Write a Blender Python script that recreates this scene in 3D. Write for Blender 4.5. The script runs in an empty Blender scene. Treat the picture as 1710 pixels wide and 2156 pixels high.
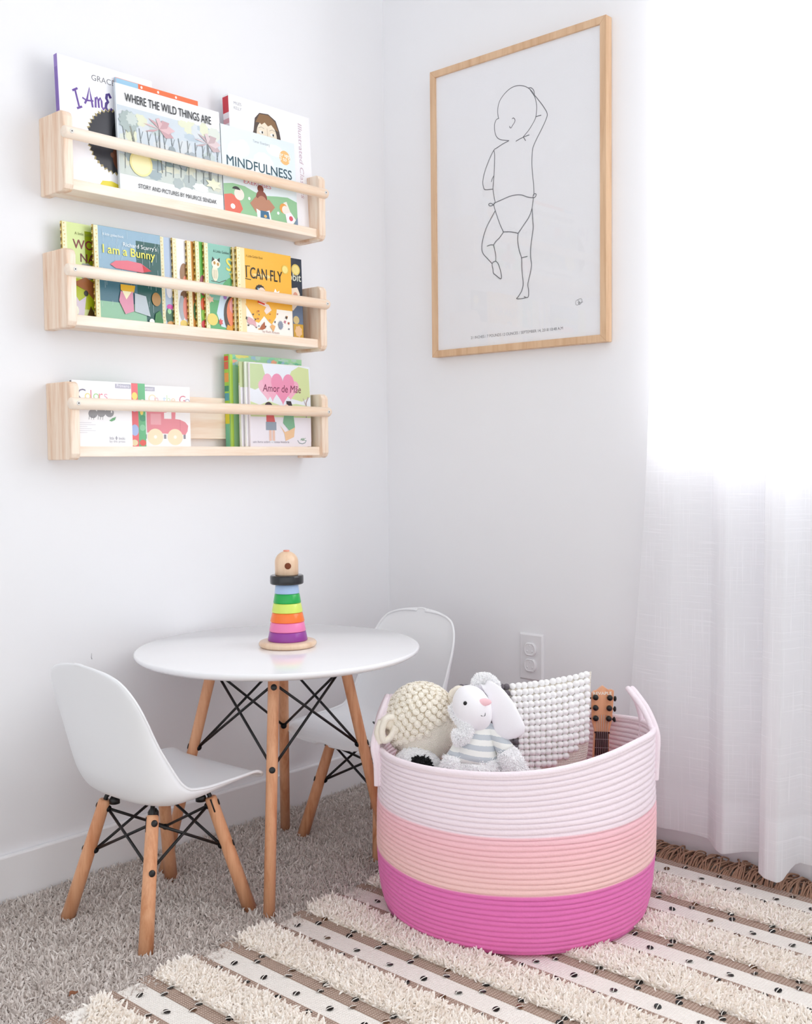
import bpy, bmesh, math, random
import numpy as np
from mathutils import Vector, Matrix, Euler

random.seed(7)
rng = np.random.default_rng(11)
S = bpy.context.scene
COL = S.collection
PI = math.pi

# ------------------------------------------------------------------ camera, light, exposure
cam_d = bpy.data.cameras.new('camera')
cam = bpy.data.objects.new('camera', cam_d)
COL.objects.link(cam)
F_, YAW, PITCH, ROLL = 2256.364, 0.737355, -0.050212, -0.009959
_d = Vector((math.cos(YAW)*math.cos(PITCH), math.sin(YAW)*math.cos(PITCH), math.sin(PITCH)))
_r = Vector((math.sin(YAW), -math.cos(YAW), 0.0))
_u = _r.cross(_d)
_r2 = _r*math.cos(ROLL) + _u*math.sin(ROLL)
_u2 = -_r*math.sin(ROLL) + _u*math.cos(ROLL)
M = Matrix((( _r2.x, _u2.x, -_d.x, -2.108), (_r2.y, _u2.y, -_d.y, -1.9794), (_r2.z, _u2.z, -_d.z, 0.8644), (0, 0, 0, 1)))
cam.matrix_world = M
cam_d.sensor_fit = 'VERTICAL'
cam_d.sensor_height = 24.0
cam_d.lens = F_/2156*24.0
cam_d.clip_start = 0.02
S.camera = cam

S.view_settings.view_transform = 'Standard'
S.view_settings.look = 'None'
S.view_settings.gamma = 1.0
S.view_settings.exposure = -0.40
S.view_settings.use_curve_mapping = False
S.cycles.max_bounces = 14; S.cycles.diffuse_bounces = 10; S.cycles.transparent_max_bounces = 16

w = bpy.data.worlds.new('sky'); S.world = w
w.use_nodes = True
nt = w.node_tree; nt.nodes.clear()
out = nt.nodes.new('ShaderNodeOutputWorld'); bg = nt.nodes.new('ShaderNodeBackground')
tc = nt.nodes.new('ShaderNodeTexCoord'); sp = nt.nodes.new('ShaderNodeSeparateXYZ')
mx = nt.nodes.new('ShaderNodeMapRange'); mx.interpolation_type = 'SMOOTHSTEP'
mx.inputs['From Min'].default_value = 0.1; mx.inputs['From Max'].default_value = 0.6
mx.inputs['To Min'].default_value = 0.80; mx.inputs['To Max'].default_value = 3.5
nt.links.new(tc.outputs['Generated'], sp.inputs[0]); nt.links.new(sp.outputs['X'], mx.inputs['Value'])
dp_ = nt.nodes.new('ShaderNodeVectorMath'); dp_.operation = 'DOT_PRODUCT'; dp_.inputs[1].default_value = (-0.70, -0.70, -0.12)  # added bright lobe behind the camera, frontal fill for the low parts
mr2 = nt.nodes.new('ShaderNodeMapRange'); mr2.interpolation_type = 'SMOOTHSTEP'
mr2.inputs['From Min'].default_value = 0.3; mr2.inputs['From Max'].default_value = 1.0; mr2.inputs['To Min'].default_value = 0.0; mr2.inputs['To Max'].default_value = 1.15
ad2 = nt.nodes.new('ShaderNodeMath'); ad2.operation = 'ADD'
nt.links.new(tc.outputs['Generated'], dp_.inputs[0]); nt.links.new(dp_.outputs['Value'], mr2.inputs['Value'])
nt.links.new(mx.outputs[0], ad2.inputs[0]); nt.links.new(mr2.outputs[0], ad2.inputs[1])
nt.links.new(ad2.outputs[0], bg.inputs['Strength'])
bg.inputs['Color'].default_value = (0.938, 0.968, 0.985, 1)
nt.links.new(bg.outputs[0], out.inputs[0])

def area(name, loc, rot, sx, sy, power, color=(1, 1, 1)):
    l = bpy.data.lights.new(name, 'AREA'); l.shape = 'RECTANGLE'; l.size = sx; l.size_y = sy
    l.energy = power; l.color = color
    o = bpy.data.objects.new(name, l); COL.objects.link(o); o.location = loc; o.rotation_euler = rot
    return o
# daylight outside the window, plus an added side lamp, out of view past the curtain
area('window_daylight', (0.30, -1.45, 1.60), (0, math.radians(90), 0), 1.5, 1.5, 52, (0.97, 0.985, 1.0))
area('added_side_light', (-0.02, -2.35, 1.55), (0, math.radians(90), 0), 1.3, 0.9, 12, (0.98, 0.99, 1.0))

# ------------------------------------------------------------------ materials
def lin(h):
    if isinstance(h, str):
        h = h.lstrip('#'); c = [int(h[i:i+2], 16)/255 for i in (0, 2, 4)]
    else:
        c = [v/255 for v in h]
    return tuple(v/12.92 if v <= 0.04045 else ((v+0.055)/1.055)**2.4 for v in c) + (1.0,)

MATS = {}
def mat(name, col, rough=0.6, spec=0.4, bump=None, coat=0.0, sheen=0.0, sss=0.0, metal=0.0, var=None):
    """bump=(scale, strength, distance) fine noise; var=(scale, amount) slow tint change"""
    if name in MATS: return MATS[name]
    m = bpy.data.materials.new(name); m.use_nodes = True
    t = m.node_tree; b = t.nodes['Principled BSDF']
    b.inputs['Base Color'].default_value = lin(col)
    b.inputs['Roughness'].default_value = rough
    b.inputs['Specular IOR Level'].default_value = spec
    b.inputs['Metallic'].default_value = metal
    b.inputs['Coat Weight'].default_value = coat
    b.inputs['Coat Roughness'].default_value = 0.15
    b.inputs['Sheen Weight'].default_value = sheen
    tcn = t.nodes.new('ShaderNodeTexCoord')
    if var:
        n = t.nodes.new('ShaderNodeTexNoise'); n.inputs['Scale'].default_value = var[0]; n.inputs['Detail'].default_value = 3
        hs = t.nodes.new('ShaderNodeMix'); hs.data_type = 'RGBA'
        c = lin(col); hs.inputs['A'].default_value = tuple(v*(1-var[1]) for v in c[:3]) + (1,)
        hs.inputs['B'].default_value = tuple(min(1, v*(1+var[1])) for v in c[:3]) + (1,)
        t.links.new(tcn.outputs['Object'], n.inputs['Vector']); t.links.new(n.outputs['Fac'], hs.inputs['Factor'])
        t.links.new(hs.outputs['Result'], b.inputs['Base Color'])
    if bump:
        n = t.nodes.new('ShaderNodeTexNoise'); n.inputs['Scale'].default_value = bump[0]; n.inputs['Detail'].default_value = 3
        bn = t.nodes.new('ShaderNodeBump'); bn.inputs['Strength'].default_value = bump[1]; bn.inputs['Distance'].default_value = bump[2]
        t.links.new(tcn.outputs['Object'], n.inputs['Vector']); t.links.new(n.outputs['Fac'], bn.inputs['Height'])
        t.links.new(bn.outputs['Normal'], b.inputs['Normal'])
    MATS[name] = m
    return m

def wood(name, light, dark, axis='X', rough=0.5, ring=55.0, coat=0.0, amt=1.0):
    m = bpy.data.materials.new(name); m.use_nodes = True; MATS[name] = m
    t = m.node_tree; b = t.nodes['Principled BSDF']
    b.inputs['Roughness'].default_value = rough; b.inputs['Specular IOR Level'].default_value = 0.35
    b.inputs['Coat Weight'].default_value = coat
    tcn = t.nodes.new('ShaderNodeTexCoord'); mp = t.nodes.new('ShaderNodeMapping')
    sc = {'X': (0.7, 9, 9), 'Y': (9, 0.7, 9), 'Z': (9, 9, 0.7)}[axis]
    mp.inputs['Scale'].default_value = tuple(v*ring/55 for v in sc)
    n1 = t.nodes.new('ShaderNodeTexNoise'); n1.inputs['Scale'].default_value = 3.2; n1.inputs['Detail'].default_value = 4; n1.inputs['Distortion'].default_value = 0.6
    n2 = t.nodes.new('ShaderNodeTexNoise'); n2.inputs['Scale'].default_value = 26; n2.inputs['Detail'].default_value = 2
    add = t.nodes.new('ShaderNodeMath'); add.operation = 'MULTIPLY_ADD'; add.inputs[1].default_value = 0.25
    cr = t.nodes.new('ShaderNodeValToRGB')
    cr.color_ramp.elements[0].position = 0.42; cr.color_ramp.elements[0].color = lin(light)
    cr.color_ramp.elements[1].position = 0.85; cr.color_ramp.elements[1].color = lin(dark)
    e = cr.color_ramp.elements.new(0.6); e.color = tuple((a*.7+c*.3) for a, c in zip(lin(light), lin(dark)))
    t.links.new(tcn.outputs['Object'], mp.inputs[0]); t.links.new(mp.outputs[0], n1.inputs['Vector']); t.links.new(mp.outputs[0], n2.inputs['Vector'])
    t.links.new(n2.outputs['Fac'], add.inputs[0]); t.links.new(n1.outputs['Fac'], add.inputs[2])
    t.links.new(add.outputs[0], cr.inputs['Fac']); t.links.new(cr.outputs[0], b.inputs['Base Color'])
    return m

def tint(name, a, bcol, rough=0.9, sheen=0.2, thin=0.12):
    """fibre material: base colour picked between two by the fibre's own random tint"""
    m = bpy.data.materials.new(name); m.use_nodes = True; MATS[name] = m
    t = m.node_tree; b = t.nodes['Principled BSDF']
    at = t.nodes.new('ShaderNodeAttribute'); at.attribute_name = 'tint'
    sr = t.nodes.new('ShaderNodeSeparateColor')
    mx_ = t.nodes.new('ShaderNodeMix'); mx_.data_type = 'RGBA'; mx_.inputs['A'].default_value = lin(a); mx_.inputs['B'].default_value = lin(bcol)
    t.links.new(at.outputs['Color'], sr.inputs[0]); t.links.new(sr.outputs[0], mx_.inputs['Factor'])
    t.links.new(mx_.outputs['Result'], b.inputs['Base Color'])
    b.inputs['Roughness'].default_value = rough; b.inputs['Sheen Weight'].default_value = sheen
    b.inputs['Specular IOR Level'].default_value = 0.15
    tl_ = t.nodes.new('ShaderNodeBsdfTranslucent'); ms = t.nodes.new('ShaderNodeMixShader'); ms.inputs[0].default_value = thin
    t.links.new(mx_.outputs['Result'], tl_.inputs[0]); t.links.new(b.outputs[0], ms.inputs[1]); t.links.new(tl_.outputs[0], ms.inputs[2])
    t.links.new(ms.outputs[0], t.nodes['Material Output'].inputs[0])
    return m

def ink(col, rough=0.32):
    return mat('ink_%s_%d' % (str(col).lstrip('#'), int(rough*100)), col, rough=rough, spec=0.45)

WALL = mat('wall_paint', (238, 238, 241), rough=0.85, spec=0.2, bump=(260, 0.10, 0.0006), var=(1.2, 0.008))
TRIM = mat('trim_paint', (243, 243, 245), rough=0.45, spec=0.4)
PINE_X = wood('pine_lengthwise', (252, 240, 226), (236, 205, 176), 'X')
PINE_Z = wood('pine_upright', (248, 233, 216), (214, 168, 132), 'Z', ring=70)
BEECH = wood('beech_leg', (234, 178, 138), (202, 134, 92), 'Z', rough=0.4, ring=90, coat=0.15)
MAPLE = wood('toy_maple', (240, 212, 184), (222, 184, 150), 'Z', rough=0.3, ring=60, coat=0.3)
FRAME_W = wood('frame_oak', (222, 188, 154), (204, 164, 128), 'Z', rough=0.5, ring=110)
SHELL = mat('white_plastic', (236, 237, 240), rough=0.42, spec=0.45)
LACQ = mat('white_lacquer', (244, 244, 247), rough=0.16, spec=0.5, coat=0.3)
BLACKM = mat('black_metal', (22, 22, 24), rough=0.4, spec=0.5)
BLACKP = mat('black_plastic', (14, 14, 15), rough=0.3, spec=0.5)

# ------------------------------------------------------------------ object helpers
def empty(name, loc=(0, 0, 0), rot=(0, 0, 0), label=None, cat=None, group=None):
    o = bpy.data.objects.new(name, None); o.empty_display_size = 0.05
    COL.objects.link(o); o.location = loc; o.rotation_euler = rot
    tag(o, label, cat, group)
    return o
def tag(o, label=None, cat=None, group=None, kind=None):
    if label: o['label'] = label
    if cat: o['category'] = cat
    if group: o['group'] = group
    if kind: o['kind'] = kind
    return o
def copy_tree(o, parent=None):
    c = o.copy(); COL.objects.link(c)
    if parent: c.parent = parent
    for ch in [x for x in bpy.data.objects if x.parent == o]: copy_tree(ch, c)
    return c

class MB:
    def __init__(s): s.v = []; s.f = []; s.m = []; s.sm = []; s.mats = []
    def mi(s, m):
        if m not in s.mats: s.mats.append(m)
        return s.mats.index(m)
    def add(s, vs, fs, m, smooth=False, T=None):
        b = len(s.v); k = s.mi(m)
        s.v += [tuple(T @ Vector(v)) if T else tuple(v) for v in vs]
        for f in fs: s.f.append([i+b for i in f]); s.m.append(k); s.sm.append(smooth)
        return s
    def box(s, lo, hi, m, T=None):
        x0, y0, z0 = lo; x1, y1, z1 = hi
        vs = [(x0,y0,z0),(x1,y0,z0),(x1,y1,z0),(x0,y1,z0),(x0,y0,z1),(x1,y0,z1),(x1,y1,z1),(x0,y1,z1)]
        return s.add(vs, [(3,2,1,0),(4,5,6,7),(0,1,5,4),(1,2,6,5),(2,3,7,6),(3,0,4,7)], m, False, T)
    def lathe(s, prof, m, c=(0, 0, 0), n=48, smooth=True, T=None):
        vs = []; fs = []
        for r, z in prof:
            for k in range(n):
                a = 2*PI*k/n; vs.append((c[0]+r*math.cos(a), c[1]+r*math.sin(a), c[2]+z))
        for i in range(len(prof)-1):
            for k in range(n):
                j = (k+1) % n; fs.append((i*n+k, i*n+j, (i+1)*n+j, (i+1)*n+k))
        fs.append(tuple(range(n))[::-1]); fs.append(tuple((len(prof)-1)*n+k for k in range(n)))
        return s.add(vs, fs, m, smooth, T)
    def tube(s, path, r, m, n=12, closed=False, caps=True, flat=1.0, up=None, smooth=True, T=None):
        """swept tube; r number or list; flat squashes it along the second axis; up fixes the first axis"""
        P = [Vector(p) for p in path]; N = len(P)
        if not hasattr(r, '__len__'): r = [r]*N
        vs = []; fs = []; prev = None
        for i in range(N):
            a = P[(i-1) % N] if (closed or i > 0) else P[i]; b = P[(i+1) % N] if (closed or i < N-1) else P[i]
            t = (b-a).normalized()
            if up is not None: x = Vector(up) - t*t.dot(Vector(up))
            elif prev is None:
                x = t.orthogonal()
            else: x = prev - t*t.dot(prev)
            x.normalize(); prev = x; y = t.cross(x)
            for k in range(n):
                an = 2*PI*k/n
                vs.append(P[i] + x*(math.cos(an)*r[i]) + y*(math.sin(an)*r[i]*flat))
        L = N if closed else N-1
        for i in range(L):
            for k in range(n):
                j = (k+1) % n; q = (i+1) % N
                fs.append((i*n+k, i*n+j, q*n+j, q*n+k))
        if caps and not closed:
            fs.append(tuple(range(n))[::-1]); fs.append(tuple((N-1)*n+k for k in range(n)))
        return s.add(vs, fs, m, smooth, T)
    def rod(s, a, b, r, m, r2=None, n=14):
        return s.tube([a, b], [r, r2 if r2 else r], m, n)
    def ball(s, c, rad, m, nu=20, nv=12, T=None, fn=None, smooth=True):
        vs = []; fs = []
        rx, ry, rz = rad if hasattr(rad, '__len__') else (rad,)*3
        for i in range(nv+1):
            th = PI*i/nv
            for k in range(nu):
                ph = 2*PI*k/nu
                d = Vector((math.sin(th)*math.cos(ph), math.sin(th)*math.sin(ph), math.cos(th)))
                g = fn(d) if fn else 1.0
                vs.append((c[0]+d.x*rx*g, c[1]+d.y*ry*g, c[2]+d.z*rz*g))
        for i in range(nv):
            for k in range(nu):
                j = (k+1) % nu
                if i == 0: fs.append((k, (i+1)*nu+k, (i+1)*nu+j))
                elif i == nv-1: fs.append((i*nu+k, (i+1)*nu+k, i*nu+j))
                else: fs.append((i*nu+k, (i+1)*nu+k, (i+1)*nu+j, i*nu+j))
        return s.add(vs, fs, m, smooth, T)
    def prism(s, pts, y0, y1, m, T=None, smooth=False):
        """outline in x,z extruded along y"""
        n = len(pts); vs = [(x, y0, z) for x, z in pts] + [(x, y1, z) for x, z in pts]
        fs = [tuple(range(n)), tuple(range(n, 2*n))[::-1]] + [(i, i+n, (i+1) % n+n, (i+1) % n) for i in range(n)]
        return s.add(vs, fs, m, smooth, T)
    def build(s, name, parent=None, bevel=None, sub=0, seg=2, weld=False):
        me = bpy.data.meshes.new(name)
        me.from_pydata(s.v, [], s.f)
        for m in s.mats: me.materials.append(m)
        me.polygons.foreach_set('material_index', s.m)
        me.polygons.foreach_set('use_smooth', s.sm)
        me.update()
        o = bpy.data.objects.new(name, me); COL.objects.link(o)
        if parent: o.parent = parent
        if bevel:
            b = o.modifiers.new('bevel', 'BEVEL'); b.width = bevel; b.segments = seg; b.limit_method = 'ANGLE'; b.angle_limit = math.radians(40)
            b.harden_normals = False
        if sub:
            d = o.modifiers.new('sub', 'SUBSURF'); d.levels = sub; d.render_levels = sub
        return o

def interp(x, xs, ys):
    return float(np.interp(x, xs, ys))
def smooth_path(pts, n=8):
    P = [Vector(p) for p in pts]; out_ = []
    for i in range(len(P)-1):
        p0 = P[max(i-1, 0)]; p1 = P[i]; p2 = P[i+1]; p3 = P[min(i+2, len(P)-1)]
        for k in range(n):
            t = k/n
            out_.append(0.5*((2*p1) + (p2-p0)*t + (2*p0-5*p1+4*p2-p3)*t*t + (3*p1-p0-3*p2+p3)*t**3))
    out_.append(P[-1]); return out_

def tufts(name, P, D, L, W, mat_, parent=None, bend=0.5, tints=None, ring=(1.0, 0.9, 0.55)):
    """one mesh of many short bent fibre tufts: P roots, D directions, L lengths, W half widths"""
    N = len(P); P = np.asarray(P, float); D = np.asarray(D, float)
    D /= np.linalg.norm(D, axis=1)[:, None]
    R = rng.normal(size=(N, 3)); X = np.cross(D, R); X /= np.linalg.norm(X, axis=1)[:, None]; Y = np.cross(D, X)
    B = X*rng.uniform(-1, 1, (N, 1)) + Y*rng.uniform(-1, 1, (N, 1))
    L = np.asarray(L)[:, None]; W = np.asarray(W)[:, None]
    V = np.zeros((N, 10, 3))
    for k, (t, rr) in enumerate(zip((0.0, 0.5, 0.85), ring)):
        c = P + D*L*t + B*L*bend*t*t
        for j in range(3):
            a = 2*PI*j/3 + k*0.6
            V[:, k*3+j] = c + (X*math.cos(a) + Y*math.sin(a))*W*rr
    V[:, 9] = P + D*L*1.0 + B*L*bend
    q = []
    for k in range(2):
        for j in range(3):
            jj = (j+1) % 3; q.append([k*3+j, k*3+jj, (k+1)*3+jj, (k+1)*3+j])
    q = np.array(q).ravel(); tr = np.array([[6+j, 6+(j+1) % 3, 9] for j in range(3)]).ravel()
    loops = np.concatenate([q, tr]); starts = np.array([0, 4, 8, 12, 16, 20, 24, 27, 30]); nl = 33
    base = (np.arange(N)*10)[:, None]
    LI = (loops[None, :] + base).ravel(); LS = (starts[None, :] + (np.arange(N)*nl)[:, None]).ravel()
    me = bpy.data.meshes.new(name)
    me.vertices.add(N*10); me.vertices.foreach_set('co', V.ravel())
    me.loops.add(N*nl); me.loops.foreach_set('vertex_index', LI.astype(np.int32))
    me.polygons.add(N*9); me.polygons.foreach_set('loop_start', LS.astype(np.int32))
    me.update(calc_edges=True)
    me.polygons.foreach_set('use_smooth', np.zeros(N*9, bool))
    ca = me.color_attributes.new('tint', 'FLOAT_COLOR', 'POINT')
    tv = tints if tints is not None else rng.uniform(0, 1, N)
    c = np.repeat(tv, 10); ca.data.foreach_set('color', np.stack([c, c, c, np.ones_like(c)], 1).ravel())
    me.materials.append(mat_)
    o = bpy.data.objects.new(name, me); COL.objects.link(o)
    if parent: o.parent = parent
    return o

def surf_samples(mb, n, keep=None):
    """random points and outward normals on the faces of a builder"""
    V = np.array(mb.v); tri = []
    for f in mb.f:
        for k in range(1, len(f)-1): tri.append((f[0], f[k], f[k+1]))
    tri = np.array(tri); a, b, c = V[tri[:, 0]], V[tri[:, 1]], V[tri[:, 2]]
    nn = np.cross(b-a, c-a); ar = np.linalg.norm(nn, axis=1); ok = ar > 1e-12
    a, b, c, nn, ar = a[ok], b[ok], c[ok], nn[ok], ar[ok]
    i = rng.choice(len(ar), n, p=ar/ar.sum()); u = rng.random((n, 1)); v = rng.random((n, 1))
    fl = (u+v) > 1; u = np.where(fl, 1-u, u); v = np.where(fl, 1-v, v)
    P = a[i] + (b[i]-a[i])*u + (c[i]-a[i])*v; Nn = nn[i]/ar[i][:, None]
    if keep is not None:
        k = keep(P); P, Nn = P[k], Nn[k]
    return P, Nn

_txt = {}
def text_mesh(s, bold=0.0):
    key = (s, bold)
    if key not in _txt:
        cu = bpy.data.curves.new('t', 'FONT'); cu.body = s; cu.size = 1.0; cu.offset = bold; cu.resolution_u = 3
        o = bpy.data.objects.new('t', cu); COL.objects.link(o)
        dg = bpy.context.evaluated_depsgraph_get(); dg.update()
        me = bpy.data.meshes.new_from_object(o.evaluated_get(dg))
        vs = [tuple(v.co) for v in me.vertices]; fs = [tuple(p.vertices) for p in me.polygons]
        _txt[key] = (vs, fs)
        bpy.data.objects.remove(o); bpy.data.curves.remove(cu); bpy.data.meshes.remove(me)
    return _txt[key]

class Art:
    """flat print on a front face in the x,z plane, facing -y; u,v run 0..1 over the cover; each layer sits a hair in front"""
    def __init__(s, mb, w, h, y, rough=0.32, x0=0.0, z0=0.0, step=0.00002):
        s.mb, s.w, s.h, s.y, s.k, s.rough, s.x0, s.z0, s.step = mb, w, h, y, 1, rough, x0, z0, step
    def _p(s, u, v):
        u = min(max(u, 0.003), 0.997); v = min(max(v, 0.003), 0.997)
        return (s.x0+u*s.w, s.y - s.k*s.step, s.z0+v*s.h)
    def poly(s, pts, col):
        s.mb.add([s._p(u, v) for u, v in pts], [tuple(range(len(pts)))], ink(col, s.rough)); s.k += 1; return s
    def rect(s, u0, v0, u1, v1, col): return s.poly([(u0, v0), (u1, v0), (u1, v1), (u0, v1)], col)
    def ell(s, u, v, ru, rv, col, n=28, jag=0.0, a0=0, a1=2*PI):
        pts = []
        for k in range(n):
            a = a0+(a1-a0)*k/(n if a1-a0 > 6.2 else n-1); j = 1+(jag*((k % 2)*2-1))
            pts.append((u+ru*math.cos(a)*j, v+rv*math.sin(a)*j))
        return s.poly(pts, col)
    def line(s, pts, wd, col):
        P = [Vector((u*s.w, v*s.h)) for u, v in pts]; n = len(P); A = []; B = []
        for i in range(n):
            t = (P[min(i+1, n-1)]-P[max(i-1, 0)])
            if t.length < 1e-9: t = Vector((1, 0))
            t.normalize(); q = Vector((-t.y, t.x))*wd/2
            A.append(P[i]+q); B.append(P[i]-q)
        f = lambda p: (s.x0+min(max(p.x, 0), s.w), s.y-s.k*s.step, s.z0+min(max(p.y, 0), s.h))
        s.mb.add([f(p) for p in A]+[f(p) for p in B], [(n+i, n+i+1, i+1, i) for i in range(n-1)], ink(col, s.rough)); s.k += 1; return s
    def text(s, st, u, v, size, col, width=None, bold=0.0, rot=0.0, shear=0.0, align='L'):
        vs, fs = text_mesh(st, 0)
        if not vs: return s
        x0 = min(p[0] for p in vs); x1 = max(p[0] for p in vs); tw = (x1-x0)*size
        sx = size*(width/tw if width else 1.0); tw = (x1-x0)*sx
        off = {'L': 0, 'C': -tw/2, 'R': -tw}[align]
        c, sn = math.cos(rot), math.sin(rot); pts = []
        for p in vs:
            X = (p[0]-x0)*sx+off+shear*p[1]*size; Z = p[1]*size
            pts.append((s.x0+u*s.w+X*c-Z*sn, s.y-s.k*s.step, s.z0+v*s.h+X*sn+Z*c))
        for dx, dz in (((0, 0),) if not bold else ((-bold*.6, 0), (bold*.6, 0), (0, bold*.6), (0, -bold*.6))):
            s.mb.add([(p[0]+dx, p[1], p[2]+dz) for p in pts], fs, ink(col, s.rough))
            pts = [(p[0], p[1]-s.step, p[2]) for p in pts]; s.k += 1
        return s

# ------------------------------------------------------------------ the room
def structure(o): o['kind'] = 'structure'; return o
WX0, WY0 = -3.4, -3.6
wl = structure(MB().box((WX0, 0.0, -0.05), (0.12, 0.12, 2.6), WALL).build('wall_left'))
MB().tube([(-.9087, 0, .4645), (-.9092, -.0002, .4585), (-.9098, -.0003, .4560), (-.9085, -.0003, .4520)], [.0003, .0005, .0006, .0007], mat('scuff_grey', (150, 150, 154), rough=.8), 8).build('scuff_mark', wl)
mb = MB()
wy0, wy1, wz0, wz1 = -2.75, -0.81, 0.885, 2.15
for lo, hi in (((0, wy1, -.05), (.12, 0.0, 2.6)), ((0, WY0, -.05), (.12, wy0, 2.6)), ((0, wy0, -.05), (.12, wy1, wz0)), ((0, wy0, wz1), (.12, wy1, 2.6))):
    mb.box(lo, hi, WALL)
structure(mb.build('wall_right'))
structure(MB().box((WX0, WY0, -0.05), (0.0, 0.0, 0.0), mat('carpet_backing', (176, 168, 162), rough=0.95, spec=0.1)).build('floor'))
structure(MB().box((WX0, WY0, 2.5), (0.0, 0.0, 2.56), mat('ceiling_paint', (240, 240, 240), rough=.9)).build('ceiling'))
structure(MB().box((WX0, -0.014, 0.0), (0.0, 0.0, 0.0945), TRIM).build('baseboard_left', bevel=0.003))
structure(MB().box((-0.014, WY0, 0.0), (0.0, -0.014, 0.0945), TRIM).build('baseboard_right', bevel=0.003))
win = structure(empty('window_1', (0.06, (wy0+wy1)/2, wz0)))
mb = MB(); h2 = (wy1-wy0)/2; H = wz1-wz0
for lo, hi in (((-.03, -h2, 0), (.03, -h2+.04, H)), ((-.03, h2-.04, 0), (.03, h2, H)), ((-.03, -h2, 0), (.03, h2, .04)), ((-.03, -h2, H-.04), (.03, h2, H)), ((-.025, -.025, 0), (.025, .025, H))):
    mb.box(lo, hi, TRIM)
mb.build('window_frame', win, bevel=0.003)
mb = MB(); mb.box((-.062, -h2, -.001), (-.03, h2, .012), TRIM); mb.build('window_sill', win, bevel=0.002)
gm = bpy.data.materials.new('window_glass'); gm.use_nodes = True; t = gm.node_tree; t.nodes.clear()
o_ = t.nodes.new('ShaderNodeOutputMaterial'); a_ = t.nodes.new('ShaderNodeBsdfTransparent'); g_ = t.nodes.new('ShaderNodeBsdfGlossy'); g_.inputs['Roughness'].default_value = 0.02
x_ = t.nodes.new('ShaderNodeMixShader'); x_.inputs[0].default_value = 0.025
t.links.new(a_.outputs[0], x_.inputs[1]); t.links.new(g_.outputs[0], x_.inputs[2]); t.links.new(x_.outputs[0], o_.inputs[0])
GLASS = gm
for s0, s1 in ((-h2+.04, -.025), (.025, h2-.04)):
    MB().box((-.003, s0, .04), (.003, s1, H-.04), GLASS).build('window_pane', win)

# carpet pile: one object nobody could count
def region(P):   # floor the camera (and a step beside it) can see
    x, y = P[:, 0], P[:, 1]
    return (y < -0.012) & (x < -0.016)
PILE = tint('carpet_pile_fibre', (234, 227, 222), (192, 181, 175), thin=0.0)
N = 95000
P = np.stack([rng.uniform(-1.85, -0.02, N), rng.uniform(-0.53, -0.016, N), np.full(N, 0.0)], 1)
P2 = np.stack([rng.uniform(-1.9, -1.20, 24000), rng.uniform(-1.0, -0.5, 24000), np.full(24000, 0.0)], 1)
P2 = P2[(P2[:, 0] + (P2[:, 1]+0.5)*1.1 < -1.15)]
P2 = P2[P2[:, 0] < -1.27]
P3 = np.stack([rng.uniform(-0.075, -0.016, 5500), rng.uniform(-1.75, -0.5, 5500), np.zeros(5500)], 1)
P = np.concatenate([P, P2, P3]); n = len(P)
D = np.stack([rng.normal(0, .85, n), rng.normal(0, .85, n), rng.uniform(.25, .85, n)], 1)
cl = np.sin(P[:, 0]*140+3*np.sin(P[:, 1]*97))*np.sin(P[:, 1]*151+2*np.sin(P[:, 0]*83))
tufts('carpet_pile', P, D, rng.uniform(.0075, .0125, n), rng.uniform(.0017, .0029, n), PILE, bend=1.2,
      tints=np.clip(rng.uniform(0, 1, n)*.8+.25*cl, 0, 1), ring=(0.9, 1.1, 0.7))
tag(bpy.data.objects['carpet_pile'], 'light greige shaggy fitted carpet pile along the left wall', 'carpet', kind='stuff')

# ------------------------------------------------------------------ shaggy striped rug
RX0, RX1, RY0, RY1 = -1.92, -0.088, -1.95, -0.492
rug = empty('rug', (0, 0, 0), label='cream shag rug with brown woven stripes and black sequins, lying over the carpet', cat='rug')
STR = [(-1.196+.1705*k) for k in range(-4, 7)]
CREAM = mat('cream_flatweave', (250, 246, 240), rough=0.9, spec=0.1)
def weave(name, c1, c2, sc, ax='Y'):
    m = bpy.data.materials.new(name); m.use_nodes = True; MATS[name] = m
    t = m.node_tree; b = t.nodes['Principled BSDF']; b.inputs['Roughness'].default_value = 0.95; b.inputs['Specular IOR Level'].default_value = 0.1
    tcn = t.nodes.new('ShaderNodeTexCoord')
    w1 = t.nodes.new('ShaderNodeTexWave'); w1.bands_direction = ax; w1.inputs['Scale'].default_value = sc; w1.inputs['Distortion'].default_value = 1.2; w1.inputs['Detail'].default_value = 1
    w2 = t.nodes.new('ShaderNodeTexWave'); w2.bands_direction = 'X'; w2.inputs['Scale'].default_value = sc*1.3; w2.inputs['Distortion'].default_value = 1.0
    mu = t.nodes.new('ShaderNodeMath'); mu.operation = 'MULTIPLY'
    mx_ = t.nodes.new('ShaderNodeMix'); mx_.data_type = 'RGBA'; mx_.inputs['A'].default_value = lin(c2); mx_.inputs['B'].default_value = lin(c1)
    bn = t.nodes.new('ShaderNodeBump'); bn.inputs['Strength'].default_value = 0.6; bn.inputs['Distance'].default_value = 0.002
    for wv in (w1, w2): t.links.new(tcn.outputs['Object'], wv.inputs['Vector'])
    t.links.new(w1.outputs['Fac'], mu.inputs[0]); t.links.new(w2.outputs['Fac'], mu.inputs[1])
    t.links.new(mu.outputs[0], mx_.inputs['Factor']); t.links.new(mx_.outputs['Result'], b.inputs['Base Color'])
    t.links.new(mu.outputs[0], bn.inputs['Height']); t.links.new(bn.outputs[0], b.inputs['Normal'])
    return m
CREAMW = weave('cream_flatweave_rows', (253, 249, 244), (241, 235, 228), 60)
BROWNW = weave('brown_flatweave', (216, 198, 186), (160, 136, 122), 55)
mb = MB()
bands = []; 
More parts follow.
